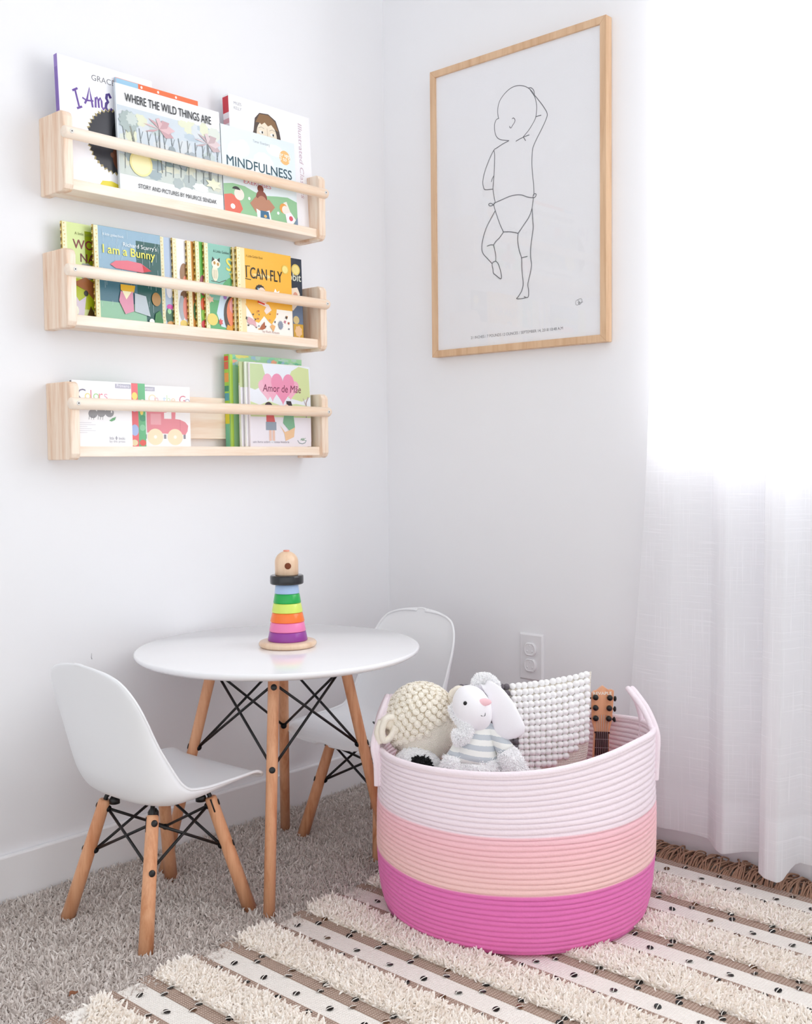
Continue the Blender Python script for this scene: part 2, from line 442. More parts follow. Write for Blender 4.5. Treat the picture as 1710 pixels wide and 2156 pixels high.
for i, x in enumerate(STR):
    bands += [(x, x+.0165, 'bn'), (x+.0165, x+.0625, 'w'), (x+.0625, x+.0865, 'bw'), (x+.0865, x+.1705, 'sh')]
for a, b, k in bands:
    if a >= RX1: continue
    b = min(b, RX1); ny = 60
    top = .0095 if k[0] == 'b' else .0085
    vs = []; fs = []
    for j in range(ny+1):
        y = RY1 + (RY0-RY1)*j/ny
        if j == 0: y += {'bn': .006, 'bw': .007, 'w': -.004, 'sh': 0}[k]+random.uniform(-.002, .002)
        vs += [(a, y, 0.001), (a, y, top), (b, y, top), (b, y, 0.001)]
    for j in range(ny):
        o4 = j*4
        fs += [(o4+1, o4+5, o4+6, o4+2), (o4, o4+4, o4+5, o4+1), (o4+2, o4+6, o4+7, o4+3)]
    fs += [(0, 1, 2, 3), (ny*4+3, ny*4+2, ny*4+1, ny*4)]
    mb.add(vs, fs, {'bn': BROWNW, 'bw': BROWNW, 'w': CREAMW, 'sh': CREAM}[k])
mb.build('woven_base', rug)
SHAG = tint('shag_fibre', (255, 251, 246), (249, 242, 234), sheen=0.3, thin=0.0)
Ps = []; Ds = []
for a, b, k in bands:
    if k != 'sh' or a > -0.2: continue
    a2, b2 = a+.004, b-.010
    n = 13000
    x = rng.uniform(a2, b2, n); y = rng.uniform(RY0+.25, RY1, n)
    m_ = (x - (y+1.0)*1.05 > -1.75)   # drop the far out-of-frame part
    x, y = x[m_], y[m_]; n = len(x)
    rows = np.round(x/.0075)*.0075 + rng.normal(0, .0012, n)
    x = np.clip(rows, a2, b2)
    Ps.append(np.stack([x, y, np.full(n, .008)], 1))
    sw = 0.9*np.sin(y*23+a*40)+.5*np.sin(y*61+x*30)
    edge = (x-(a+b)/2)/(b-a)*.3
    Ds.append(np.stack([rng.normal(0, .26, n)+edge-.04, rng.normal(0, .32, n)+.45*sw-.45, np.full(n, .55)], 1))
P = np.concatenate(Ps); D = np.concatenate(Ds); n = len(P)
o = tufts('shag_pile', P, D, rng.uniform(.011, .0185, n), rng.uniform(.0012, .0023, n), SHAG, rug, bend=0.55, ring=(0.8, 1.15, 0.95))
o['kind'] = 'stuff'
# sequins: discs stitched on with a white thread
SEQ = mat('black_sequin', (30, 28, 27), rough=0.12, spec=0.8, metal=0.6)
SEQB = mat('bronze_sequin', (116, 84, 58), rough=0.15, spec=0.8, metal=0.7)
THREAD = mat('white_thread', (246, 242, 236), rough=0.8)
def sequin(mat_, name):
    m_ = MB(); m_.lathe([(.0012, 0), (.0052, .0004), (.0060, .0010), (.0058, .0014), (.0040, .0009), (.0012, .0006)], mat_, n=18)
    m_.tube(smooth_path([(-.0072, 0, 0), (-.004, 0, .0020), (.004, 0, .0020), (.0072, 0, 0)], 4), .0007, THREAD, 6)
    return m_
sA = sequin(SEQ, 'a'); sB = sequin(SEQB, 'b')
spots = []
for i, x in enumerate(STR):
    for row, (dx, ph) in enumerate(((.008, .0), (.036, .012), (.066, .035), (.0835, .028))):
        yy = RY1-.03-ph-(.03 if i % 2 else 0.0)
        while yy > RY0+.25:
            X = x+dx+random.uniform(-.002, .002); Y = yy+random.uniform(-.004, .004)
            hid = math.hypot(X+.46, Y+.757) < .25
            if X < RX1-.004 and not hid and X-(Y+1.0)*1.05 > -1.75 and not (X > -.36 and Y > -.62): spots.append((X, Y))
            yy -= .0755
camxy = (-2.108, -1.979)
spots.sort(key=lambda q: math.hypot(q[0]-camxy[0], q[1]-camxy[1]))
vis = []; rest = []
def in_view(X, Y):
    v = Vector((X, Y, .01))-cam.location if False else Vector((X+2.108, Y+1.9794, .01-.8644))
    z = v.dot(_d); px = 855+F_*v.dot(_r2)/z; py = 1078-F_*v.dot(_u2)/z
    return 0 < px < 1710 and py < 2150
proto = []
for q in spots:
    (vis if (len(vis) < 100 and in_view(*q)) else rest).append(q)
for k, (X, Y) in enumerate(vis):
    br = random.random() < .16
    if br not in [p_[0] for p_ in proto]:
        o = (sB if br else sA).build('sequin', rug); proto.append((br, o))
    else:
        o = [p_[1] for p_ in proto if p_[0] == br][0].copy(); COL.objects.link(o); o.parent = rug
    if br: o['label'] = 'bronze sequin'
    o.location = (X, Y, .0095); o.rotation_euler = (random.uniform(-.25, .25), random.uniform(-.25, .25), random.uniform(-.5, .5))
mb = MB()
for X, Y in rest:
    src = sB if random.random() < .16 else sA
    T = Matrix.Translation((X, Y, .0095)) @ Euler((random.uniform(-.25, .25), random.uniform(-.25, .25), random.uniform(-.5, .5))).to_matrix().to_4x4()
    for m_i, mm in enumerate(src.mats):
        fs = [f for f, k in zip(src.f, src.m) if k == m_i]; ids = sorted({i for f in fs for i in f}); mp = {a: b for b, a in enumerate(ids)}
        mb.add([src.v[i] for i in ids], [[mp[i] for i in f] for f in fs], mm, True, T)
o = mb.build('sequin_scatter', rug); o['kind'] = 'stuff'
# brown curled fringe along the end by the window wall
FRI = mat('brown_fringe_yarn', (164, 130, 110), rough=0.9, spec=0.1, var=(60, .22))
mb = MB(); y = -0.5
for k in range(620):
    y = -0.48 - 1.25*k/620 + random.uniform(-.004, .004)
    x = RX1-.004; ln = random.uniform(.045, .085); kk = random.uniform(-.018, .018); hh = random.uniform(.010, .030)
    pts = [(x, y, .007), (x+ln*.25, y+kk*.3, hh*.8), (x+ln*.55, y+kk, hh), (min(x+ln*.85, -.022), y+kk*1.2+random.uniform(-.012, .012), hh*.7), (min(x+ln*.75, -.02), y+kk*1.6+random.uniform(-.01, .01), random.uniform(.002, .02))]
    mb.tube(smooth_path(pts, 4), random.uniform(.0014, .0021), FRI, 5)
o = mb.build('fringe', rug); o['kind'] = 'stuff'; o['label'] = 'curly brown fringe at the window end'

# ------------------------------------------------------------------ wooden book ledges
X0, X1 = -0.997, -0.305
def ledge(zb, label, left_tint):
    r = empty('book_ledge', ((X0+X1)/2, 0, zb), label=label, cat='wall shelf', group='pine book ledges on the left wall')
    cx = (X0+X1)/2; T = .0205; Hh = .153
    for a in (X0, X1-T):
        m_ = MB()
        # rounded front top and bottom corners: outline in y,z
        pts = [(0, 0), (-.080, 0), (-.087, .004), (-.091, .012), (-.091, Hh-.012), (-.087, Hh-.004), (-.080, Hh), (0, Hh)]
        vs = [(a-cx, y_, z_) for y_, z_ in pts] + [(a+T-cx, y_, z_) for y_, z_ in pts]; n_ = len(pts)
        m_.add(vs, [tuple(range(n_)), tuple(range(n_, 2*n_))[::-1]] + [(i, i+n_, (i+1) % n_+n_, (i+1) % n_) for i in range(n_)], PINE_Z)
        m_.build('side_panel', r, bevel=.0022)
    MB().box((X0+T-cx, -.0815, .006), (X1-T-cx, 0, .0265), PINE_X).build('bottom_board', r, bevel=.0015)
    MB().box((-.112, -.017, .045), (.112, 0, .138), PINE_X).build('back_cleat', r, bevel=.0015)
    m_ = MB(); rr = .0118; zr = .110
    m_.tube([(X0-cx-.001, -.0925, zr), (X0-cx+.0015, -.0925, zr), (X1-cx-.003, -.0925, zr), (X1-cx+.001, -.0925, zr)], [rr-.0015, rr, rr, rr-.002], PINE_X, 28)
    rail = m_.build('rail', r)
    for xx in (X0+.0105-cx, X1-.0105-cx):
        m_ = MB(); Tm = Matrix.Translation((xx, -.0925-rr+.0004, zr)) @ Matrix.Rotation(PI/2, 4, 'X')
        m_.lathe([(.0042, 0), (.0042, .0008), (.0034, .0011)], mat('screw_cover', (225, 222, 218), rough=.4), n=20, T=Tm)
        Tm2 = Matrix.Translation((xx, -.0925-rr-.0006, zr)) @ Matrix.Rotation(PI/2, 4, 'X')
        m_.lathe([(.0013, 0), (.0013, .0004)], BLACKM, n=12, T=Tm2)
        m_.build('screw', rail)
    return r
ledge(1.388, 'top pine book ledge, holding the tall picture books', 0)
ledge(1.1255, 'middle pine book ledge, packed with small gold-spined books', 0)
ledge(0.8675, 'bottom pine book ledge, with an empty stretch in its middle', 0)

# ------------------------------------------------------------------ books
PAGE = mat('page_edges', (244, 240, 230), rough=0.8, bump=(900, .3, .0006))
def book(label, x0, yf, zb, w_, h_, t_, cover, spine, art=None, tilt=2.0, group=None, spine_art=None, round_=0, rough=.32, jitter=0):
    """front cover faces -y, spine on the left; yf is the y of the front at the foot"""
    r = empty('picture_book', (x0, yf, zb), (-math.radians(tilt), 0, 0), label=label, cat='book', group=group)
    c = .0016; m_ = MB(); cm = ink(cover, rough); sm = ink(spine, rough)
    if round_:
        pts = [(0, 0)] + [(w_-round_+round_*math.sin(a), round_-round_*math.cos(a)) for a in np.linspace(0, PI/2, 6)] + [(w_-round_+round_*math.cos(a), h_-round_+round_*math.sin(a)) for a in np.linspace(0, PI/2, 6)] + [(0, h_)]
        m_.prism(pts, 0, c, cm); m_.prism(pts, t_-c, t_, cm)
    else:
        m_.box((0, 0, 0), (w_, c, h_), cm); m_.box((0, t_-c, 0), (w_, t_, h_), cm)
    m_.box((-.0012, .0002, 0), (.0012, t_-.0002, h_), sm)
    if art: art(Art(m_, w_, h_, 0.0, rough))
    if spine_art:
        # spine art drawn as u along depth (0..t), v up, on the -x face
        k = 0
        for (v0, v1, col) in spine_art:
            k += 1; xx = -.0012-.00003*k
            m_.add([(xx, t_-.0002, v0*h_), (xx, .0002, v0*h_), (xx, .0002, v1*h_), (xx, t_-.0002, v1*h_)], [(0, 1, 2, 3)], ink(col, rough))
    m_.build('cover', r)
    e = .0035 if not round_ else .004
    MB().box((.0012, c, e), (w_-e, t_-c, h_-e), PAGE).build('page_block', r)
    return r

G1 = 'tall picture books on the top ledge'
def a_enough(A):
    A.text('GRACE BYERS', .34, .865, .0165, '#6e6e74', width=.105)
    P_ = '#6a4c9c'
    w0 = .0042
    A.line([(0.136, .735), (0.190, .765)], w0, P_); A.line([(0.163, .75), (0.197, .62)], w0, P_); A.line([(0.174, .60), (0.228, .625)], w0, P_)
    A.line([(0.257, .655), (0.284, .70), (0.311, .795), (0.328, .70), (0.338, .64)], w0, P_); A.line([(0.234, .70), (0.274, .685), (0.348, .695)], w0*.8, P_)
    A.line([(0.368, .645), (0.372, .73)], w0, P_); A.line([(0.372, .71), (0.388, .735), (0.400, .71), (0.403, .65)], w0, P_); A.line([(0.403, .71), (0.422, .735), (0.434, .71), (0.435, .665), (0.448, .645), (0.462, .665)], w0, P_)
    D_ = '#46307e'
    A.line([(0.533, .755), (0.516, .785), (0.493, .775), (0.486, .745), (0.502, .72), (0.482, .70), (0.477, .67), (0.495, .64), (0.523, .645), (0.543, .67)], .0062, D_)
    A.ell(.565, .395, .30, .265, '#a89a6c', n=90, jag=.045)
    A.ell(.57, .395, .295, .255, '#33333a', n=76, jag=.04)
    A.ell(.70, .42, .18, .22, '#17171b', n=24)
    A.ell(.68, .27, .16, .15, '#6b3f2c', n=24)
    A.ell(.52, .285, .022, .022, '#7a5140', n=12)
    A.poly([(.36, .0), (.40, .055), (.50, .065), (.68, .02), (.72, 0)], '#e3d43a')
book('tall white picture book with purple spine, leftmost on the top ledge', -.982, -.062, 1.4148, .218, .245, .011, '#f3f3f8', '#8a6fb5', a_enough, 3.0, G1, spine_art=[(.0, 1, '#8f77bd'), (.3, .9, '#7c62ae')])
book('thin book with sky blue and orange top edge, behind the black-titled jungle book', -.856, -.0685, 1.4148, .205, .229, .004, '#e9794a', '#9fc4dc',
     lambda A: (A.rect(0, .9, .26, 1, '#9cc6e0'), A.rect(.26, .9, 1, 1, '#e8703f'), A.ell(.30, .975, .012, .012, '#ffffff'), A.ell(.5, .975, .012, .012, '#ffffff'), A.ell(.72, .975, .012, .012, '#ffffff')), 3.0, G1)
def palm(A, u, v, h, s, c1, c2):
    A.line([(u+.01, v-h), (u-.004, v-h*.5), (u, v)], .0022, '#7b7f80')
    for k in range(7):
        a = -.5+k*(PI+1.0)/6
        e = (u+math.cos(a)*s, v+math.sin(a)*s*.7-.0)
        A.poly([(u, v), (u+math.cos(a+.35)*s*.55, v+math.sin(a+.35)*s*.5+.02), e, (u+math.cos(a-.35)*s*.55, v+math.sin(a-.35)*s*.5-.015)], c1 if k % 2 else c2)
def a_wild(A):
    A.rect(.0, .15, 1, .80, '#ccd6de')
    r_ = random.Random(3)
    for k in range(16):
        A.ell(.03+.94*r_.random(), .50+.28*r_.random(), .04+.05*r_.random(), .03+.05*r_.random(), r_.choice(['#c3d0cf', '#d9dfd6', '#b9c8d3', '#dfe2c8', '#d4dade']), n=16, jag=.08)
    A.rect(.0, .15, 1, .34, '#c9d2cc')
    for k in range(20):
        A.ell(.03+.94*r_.random(), .17+.20*r_.random(), .03+.05*r_.random(), .03+.04*r_.random(), r_.choice(['#aebaba', '#9fb0b6', '#d7dac9', '#bfc9a9', '#e8ecec', '#8fa1a4']), n=14, jag=.12)
    for k in range(13):
        u = .05+.075*k; A.line([(u, .20+.04*r_.random()), (u+.01, .45), (u-.012+.02*r_.random(), .62)], .0016, '#71797d')
        A.line([(u, .50), (u+.03, .60)], .001, '#82898c')
    A.ell(.10, .66, .085, .10, '#a9b7b5', n=26, jag=.10); A.ell(.13, .69, .05, .06, '#c9d3cf', n=20, jag=.14)
    A.line([(.15, .32), (.14, .50), (.11, .62)], .004, '#8b8f86')
    palm(A, .385, .66, .42, .155, '#dcb9bd', '#c79ea4'); palm(A, .86, .64, .42, .15, '#d9c6c8', '#c2abae')
    for q in range(9): A.ell(.45+.05*q, .42+.05*math.sin(q*1.7), .034, .055, r_.choice(['#a7b1b8', '#bcc5cb', '#97a3a9', '#d5dadd']), n=16)
    A.poly([(.08, .40), (.13, .45), (.33, .43), (.30, .36), (.18, .34)], '#d9c463')
    A.ell(.195, .285, .105, .125, '#efe3a0', n=36); A.ell(.195, .285, .088, .106, '#f6eebb', n=36)
    A.ell(.90, .24, .07, .05, '#e9ecd0', n=12, jag=.3)
    A.text('WHERE THE WILD THINGS ARE', .075, .845, .0245, '#202226', width=.218, bold=.0004)
    A.text('STORY AND PICTURES BY MAURICE SENDAK', .16, .045, .0125, '#2b2d30', width=.20, bold=.0002)
book('wide book with black capital title over a grey blue jungle picture', -.862, -.0755, 1.4148, .262, .2155, .006, '#f4f5f7', '#cfd8df', a_wild, 3.0, G1)
def a_girl(A):
    A.text('MILES', .055, .925, .0095, '#8a8a90', width=.022); A.text('KELLY', .055, .885, .0095, '#8a8a90', width=.022)
    A.poly([(.235, .665), (.28, .755), (.30, .86), (.36, .915), (.47, .925), (.56, .885), (.60, .80), (.615, .73), (.65, .65)], '#54463f')
    A.poly([(.31, .83), (.36, .905), (.47, .915), (.55, .875), (.585, .80), (.57, .80), (.50, .83), (.40, .835)], '#93704d')
    A.ell(.44, .735, .125, .125, '#f1e3cd', n=30)
    A.poly([(.31, .825), (.345, .84), (.38, .82), (.42, .845), (.46, .82), (.50, .84), (.535, .815), (.57, .82), (.55, .875), (.47, .91), (.36, .90)], '#8b6846')
    for u in (.375, .51):
        A.ell(u, .755, .028, .013, '#f8f8f4', n=14); A.ell(u+.01, .755, .010, .011, '#3a3630', n=12)
        A.line([(u-.035, .785), (u, .80), (u+.035, .79)], .0008, '#7c6450')
    A.line([(.445, .80), (.45, .73), (.455, .70)], .001, '#b79a78'); A.ell(.455, .665, .022, .010, '#b44a52', n=12)
    A.text('Illustrated Classics', .845, .925, .0175, '#cdb3bf', width=.178, rot=-PI/2, shear=.2)
book('tall white book with red-topped spine and long-haired face, right end of the top ledge', -.5535, -.055, 1.4148, .245, .273, .021, '#f6f5fa', '#f2f0f4', a_girl, 3.0, G1,
     spine_art=[(.0, .97, '#efe9ef'), (.85, .985, '#cb2c3e'), (.62, .80, '#d9a3ad'), (.66, .76, '#efe9ef')])
def a_mind(A):
    A.rect(0, .0, 1, 1, '#e3edf2')
    for u, v, a, b in ((.18, .72, .10, .12), (.28, .78, .09, .1), (.55, .66, .14, .13), (.72, .85, .12, .07), (.40, .60, .09, .08)): A.ell(u, v, a, b, '#f4f8fa', n=22, jag=.03)
    A.poly([(0, .0), (0, .315), (.12, .34), (.28, .335), (.42, .29), (.55, .275), (.72, .30), (.87, .315), (1, .28), (1, 0)], '#93c295')
    A.text('Tamar Eisenberg', .42, .885, .0085, '#9aa3a8', width=.05)
    A.ell(.855, .795, .075, .086, '#f0bd7a', n=30); A.text('for ages', .855, .81, .011, '#fff8ee', align='C', bold=.0003); A.text('3 to 5', .855, .755, .0135, '#fff8ee', align='C', bold=.0004)
    A.text('MINDFULNESS', .06, .545, .0305, '#2f5260', width=.192, bold=.0005)
    A.text('EXERCISES', .27, .37, .014, '#cf6f78', width=.08)
    A.poly([(0, .0), (0, .19), (.10, .215), (.19, .18), (.24, .06), (.20, .0)], '#de6a55'); A.ell(.20, .225, .065, .07, '#f5e3d8'); A.ell(.165, .265, .055, .045, '#2e2a2a', a0=.2, a1=2.9); A.ell(.11, .07, .03, .03, '#ffffff')
    A.ell(.49, .345, .042, .045, '#7e3f31'); A.ell(.50, .24, .075, .085, '#8a4a3a'); A.poly([(.34, .15), (.42, .24), (.50, .20), (.60, .24), (.68, .16), (.60, .07), (.42, .05)], '#b98368'); A.ell(.505, .20, .062, .065, '#b98368')
    A.poly([(.43, 0), (.42, .10), (.50, .07), (.60, .11), (.62, 0)], '#ffffff'); A.poly([(.47, 0), (.475, .09), (.585, .09), (.60, 0)], '#3f6f90'); A.ell(.54, .03, .02, .018, '#e8b96a')
    A.poly([(.80, .24), (.845, .26), (.90, .13), (.86, .10)], '#f6e6dc'); A.ell(.80, .17, .055, .06, '#e9a04f'); A.ell(.825, .155, .048, .052, '#f6e4da'); A.poly([(.82, .11), (.90, .14), (.97, .06), (.93, 0), (.84, 0)], '#f7eef0'); A.ell(.90, .065, .028, .03, '#d9596a')
    A.poly([(.94, 0), (1, .10), (1, 0)], '#7d8fa5')
    A.ell(.33, .20, .016, .018, '#ffffff'); A.ell(.72, .10, .016, .018, '#ffffff')
book('pale blue book with teal capital title and three children on a green hill', -.598, -.0755, 1.4148, .2175, .192, .006, '#e6eff3', '#26404a', a_mind, 3.0, G1)

# little gold-spined books, middle ledge
GF = ['#f4ecc0', '#d8bf6a', '#efe3a6']
def gold(A):
    A.rect(0, 0, .062, 1, '#f2ebc4'); r_ = random.Random(A.w*1000+A.k)
    for k in range(26):
        v = (k+.5)/26; A.ell(.031+r_.uniform(-.012, .012), v, .012, .008, r_.choice(['#d9c27a', '#cfb468', '#e5d494']), n=7, jag=.3)
G2 = 'small gold-spined books on the middle ledge'
SP = [(0, 1, '#caa94e')] + [(k/14+.01, k/14+.04, '#7a6230') for k in range(14)] + [(k/14+.045, k/14+.06, '#f0e2a4') for k in range(14)]
Z2 = 1.1522; HB = .190; WB = .160
def a_c1(A):
    A.rect(0, 0, 1, 1, '#d3e39a'); A.rect(.31, .42, 1, .93, '#93a514'); A.rect(.10, .10, 1, .42, '#b9c81f'); gold(A)
    A.text('A little golden book', .17, .88, .008, '#7e8a4a', width=.06)
    A.text('WONDERS', .14, .735, .026, '#7c2030', width=.125, bold=.0003); A.text('NATURE', .24, .60, .024, '#6b1c30', width=.09, bold=.0003)
    A.ell(.32, .50, .12, .09, '#9fa3a0', n=22, jag=.05); A.poly([(.10, .36), (.30, .44), (.44, .38), (.42, .20), (.30, .30), (.18, .34)], '#a9693c')
    A.poly([(.10, .30), (.20, .18), (.30, .24), (.26, .02), (.18, .02)], '#d9cfe0'); A.ell(.30, .27, .03, .03, '#201a18'); A.poly([(.30, .02), (.36, .14), (.44, .02)], '#5c4420'); A.ell(.15, .08, .04, .05, '#f3f5e6')
book('lime green gold-spined book with dark red title, leftmost on the middle ledge', -.969, -.034, Z2, WB, HB, .005, '#d3e39a', '#caa94e', a_c1, 1.5, G2, SP)
def a_c2(A):
    A.rect(0, 0, 1, 1, '#3f6f80'); A.rect(0, .55, 1, 1, '#8fb0c6'); A.rect(.62, .0, 1, .90, '#1d5752'); A.rect(0, .0, .75, .20, '#8fbfa0'); gold(A)
    r_ = random.Random(5)
    for k in range(60):
        u = .08+.9*r_.random(); v = .1+.8*r_.random(); A.line([(u, v), (u, v+.04+.05*r_.random())], .0005, '#c6d8e0')
    A.text('A little golden book', .12, .90, .008, '#eef4f6', width=.05)
    A.text("Richard Scarry's", .42, .815, .012, '#f5f8f8', width=.082); A.text('I am a Bunny', .12, .715, .0245, '#f1e660', width=.125, bold=.0005)
    A.poly([(.22, .60), (.30, .645), (.48, .665), (.68, .655), (.84, .585), (.70, .555), (.48, .56), (.30, .565)], '#e06f80'); A.poly([(.70, .64), (.84, .585), (.72, .56)], '#c81f2c')
    A.poly([(.36, .54), (.38, .42), (.44, .42), (.44, .53)], '#e8eef0'); A.poly([(.52, .53), (.53, .42), (.60, .42), (.62, .53)], '#c9d4d8')
    A.poly([(.36, .40), (.36, .34), (.46, .28), (.56, .33), (.58, .40)], '#e8b62a'); A.poly([(.33, .22), (.36, .33), (.46, .28), (.54, .34), (.55, .12), (.42, .08)], '#d98fa8'); A.poly([(.38, .33), (.44, .24), (.52, .33)], '#f6efc8')
    A.poly([(.56, .12), (.57, .32), (.74, .30), (.80, .08)], '#b9c4cc'); A.ell(.90, .28, .07, .075, '#a97c3a'); A.poly([(.86, .0), (.88, .12), (.95, .16), (1, .06), (1, 0)], '#2c7a36'); A.ell(.82, .03, .04, .03, '#e8f2ea')
book('rainy teal blue gold-spined book with yellow title and red umbrella shape', -.909, -.0505, Z2, WB, HB, .005, '#5f8797', '#caa94e', a_c2, 1.5, G2, SP)
def sliver(c, extra):
    def f(A):
        A.rect(0, 0, 1, 1, c); gold(A)
        for e in extra: A.ell(*e)
    return f
book('light blue gold-spined book, its cover a narrow strip right of the rainy blue one', -.742, -.0385, Z2+.001, WB, HB+.001, .005, '#b8c9de', '#caa94e', sliver('#b4c6de', [(.13, .50, .05, .05, '#2c2c34'), (.13, .40, .05, .08, '#e9e9ef'), (.12, .12, .06, .10, '#3f6b52'), (.13, .22, .05, .03, '#d54fb0'), (.12, .17, .03, .03, '#9fd6a0'), (.14, .03, .06, .03, '#d9a05a')]), 1.5, G2, SP)
book('white gold-spined book with brown animal on its narrow strip of cover', -.7125, -.044, Z2+.001, WB, HB+.001, .005, '#f2f1f6', '#caa94e', sliver('#f2f1f6', [(.17, .60, .07, .13, '#9a7350'), (.19, .53, .04, .06, '#e58a6c'), (.17, .36, .07, .06, '#7b5a42'), (.12, .22, .05, .14, '#a9aeb5'), (.18, .22, .045, .13, '#e08878'), (.14, .04, .06, .045, '#e3c765')]), 1.5, G2, SP)
book('orange gold-spined book in the row, showing the thinnest strip of cover', -.679, -.0495, Z2, WB, HB, .005, '#c98a3a', '#caa94e', sliver('#c98a35', [(.10, .4, .03, .1, '#8a4d2a'), (.10, .2, .03, .1, '#3f6f3a')]), 1.5, G2, SP)
book('leaf green gold-spined book, a strip of red and green cover showing', -.661, -.055, Z2+.001, WB, HB, .005, '#58a845', '#caa94e', sliver('#5aad3f', [(.11, .50, .06, .12, '#9a4a5c'), (.11, .28, .05, .08, '#d9572f'), (.11, .16, .04, .06, '#8fbf3a'), (.11, .05, .05, .05, '#c8323f')]), 1.5, G2, SP)
def a_c7(A):
    A.rect(0, .35, 1, 1, '#86bfae'); A.rect(0, 0, 1, .35, '#5fae72'); A.ell(.62, .45, .35, .22, '#57a368'); A.poly([(.25, .05), (.18, .20), (.25, .40), (.42, .50), (.60, .34), (.75, .10), (.6, .0)], '#cfe2f0'); gold(A)
    A.text('A Little Golden Book', .15, .905, .0085, '#2b4b44', width=.062)
    A.ell(.17, .66, .055, .09, '#efe6cc'); A.ell(.19, .775, .075, .055, '#f3ecd8'); A.poly([(.12, .79), (.135, .85), (.17, .82)], '#2f2a24'); A.poly([(.21, .82), (.26, .85), (.255, .79)], '#2f2a24')
    A.ell(.165, .78, .02, .02, '#b98a3a'); A.ell(.225, .77, .02, .02, '#b98a3a'); A.line([(.10, .57), (.24, .56), (.36, .60)], .0012, '#4a3c2a')
    for k in range(4): A.line([(.135+.02*k, .60), (.14+.02*k, .70)], .0006, '#8b7a5c')
    A.text('Sc', .37, .715, .040, '#f0dc5a', bold=.001); A.text('THE', .42, .625, .016, '#f0dc5a', bold=.0005)
    A.ell(.50, .19, .20, .25, '#4b4038', n=26); A.ell(.52, .22, .17, .21, '#e9835a', n=26); A.ell(.50, .30, .10, .10, '#e9a0a0')
    A.ell(.10, .12, .09, .07, '#e3d06a'); A.ell(.24, .10, .035, .035, '#d95a5a', n=12, jag=.3); A.poly([(.33, .02), (.36, .08), (.42, .06), (.46, .09), (.45, .0)], '#e3a02c'); A.ell(.08, .35, .045, .035, '#f1c9b0', n=10, jag=.3); A.ell(.33, .40, .03, .03, '#a879c0')
book('teal and green gold-spined book with an owl and yellow lettering', -.641, -.0605, Z2, WB, HB, .005, '#86bfae', '#caa94e', a_c7, 1.5, G2, SP)
book('gold-spined book seen only by its spine between the owl book and the orange yellow one', -.5665, -.066, Z2, WB, HB-.001, .005, '#f0ead0', '#caa94e', sliver('#4a3a22', []), 1.5, G2, SP)
def a_c9(A):
    A.rect(0, .30, 1, 1, '#f0b53c'); A.rect(0, 0, 1, .32, '#f6f2ea'); A.rect(.06, .0, .14, 1, '#f3dfae'); gold(A)
    A.poly([(.12, .34), (.22, .24), (.30, .14), (.36, .13), (.46, .22), (.55, .15), (.60, .13), (.68, .22), (.70, .34)], '#f0b53c')
    A.text('A Little Golden Book', .16, .90, .008, '#8a6c1c', width=.05)
    A.ell(.45, .70, .2, .02, '#f7d68a', n=18, jag=.2)
    A.text('I CAN FLY', .155, .655, .036, '#2a241c', width=.108, bold=.0005); A.line([(.135, .64), (.24, .635)], .0016, '#2a241c'); A.line([(.14, .79), (.23, .795)], .0016, '#2a241c')
    A.ell(.88, .82, .065, .055, '#e2c25a', n=26); A.ell(.88, .82, .05, .043, '#f0dc8a', n=26)
    A.ell(.40, .53, .085, .06, '#2a2a30', n=24, jag=.06); A.ell(.43, .50, .07, .06, '#f5dccb', n=24); A.line([(.36, .55), (.38, .49), (.37, .44)], .003, '#9cc3d8'); A.poly([(.38, .45), (.52, .45), (.60, .52), (.62, .50), (.54, .40), (.45, .36), (.38, .40)], '#f5dccb')
    A.poly([(.38, .40), (.55, .36), (.60, .30), (.50, .24), (.46, .28), (.50, .33), (.36, .36)], '#f3e3dc'); A.poly([(.35, .395), (.48, .37), (.47, .35), (.34, .375)], '#d9472f')
    A.poly([(.64, .50), (.68, .57), (.71, .53), (.76, .55), (.74, .49), (.80, .47), (.72, .45), (.66, .46)], '#ffffff')
    
    r_ = random.Random(4)
    for k in range(26):
        A.ell(.12+.8*r_.random(), .05+.22*r_.random(), .012+.012*r_.random(), .008+.012*r_.random(), r_.choice(['#4a3f3a', '#b45a3a', '#d99a3a', '#8a93a8', '#c9788a', '#6a6f78']), n=9, jag=.3)
    A.poly([(.14, .13), (.17, .19), (.24, .17), (.30, .13), (.31, .07), (.25, .10), (.18, .10)], '#dcaab0'); A.poly([(.36, .05), (.40, .10), (.46, .15), (.47, .07), (.42, .05)], '#b0603a'); A.poly([(.56, .10), (.60, .13), (.66, .11), (.62, .04)], '#e8b070'); A.ell(.76, .13, .045, .05, '#8f97a8', jag=.15)
    A.text('by Ruth Krauss', .42, .02, .0075, '#b08a8a', width=.05)
book('orange yellow gold-spined book with spidery black title, in front near the right end', -.5605, -.0725, Z2, .162, HB, .005, '#f0b53c', '#caa94e', a_c9, 1.5, G2, SP)
def a_c10(A):
    A.rect(0, 0, 1, 1, '#2c3442'); A.rect(0, 0, 1, .42, '#6b7c96'); A.rect(.8, 0, 1, .18, '#d8a83c'); A.ell(.88, .86, .085, .07, '#e0c564'); A.ell(.88, .86, .065, .054, '#efdc8c')
    A.text('rabbit', .98, .72, .026, '#d9dccb', bold=.0006, align='R'); A.poly([(.72, .40), (.78, .62), (.90, .64), (.95, .56), (.90, .42), (.80, .34)], '#f3e2cf'); A.ell(.86, .52, .05, .06, '#e3a288'); A.ell(.86, .23, .06, .05, '#d9c48a'); A.ell(.90, .09, .07, .07, '#f0c89a', n=14, jag=.1); gold(A)
book('dark navy gold-spined book, rightmost on the middle ledge', -.507, -.053, Z2+.001, WB, HB, .005, '#2c3442', '#caa94e', a_c10, 1.5, G2, SP)

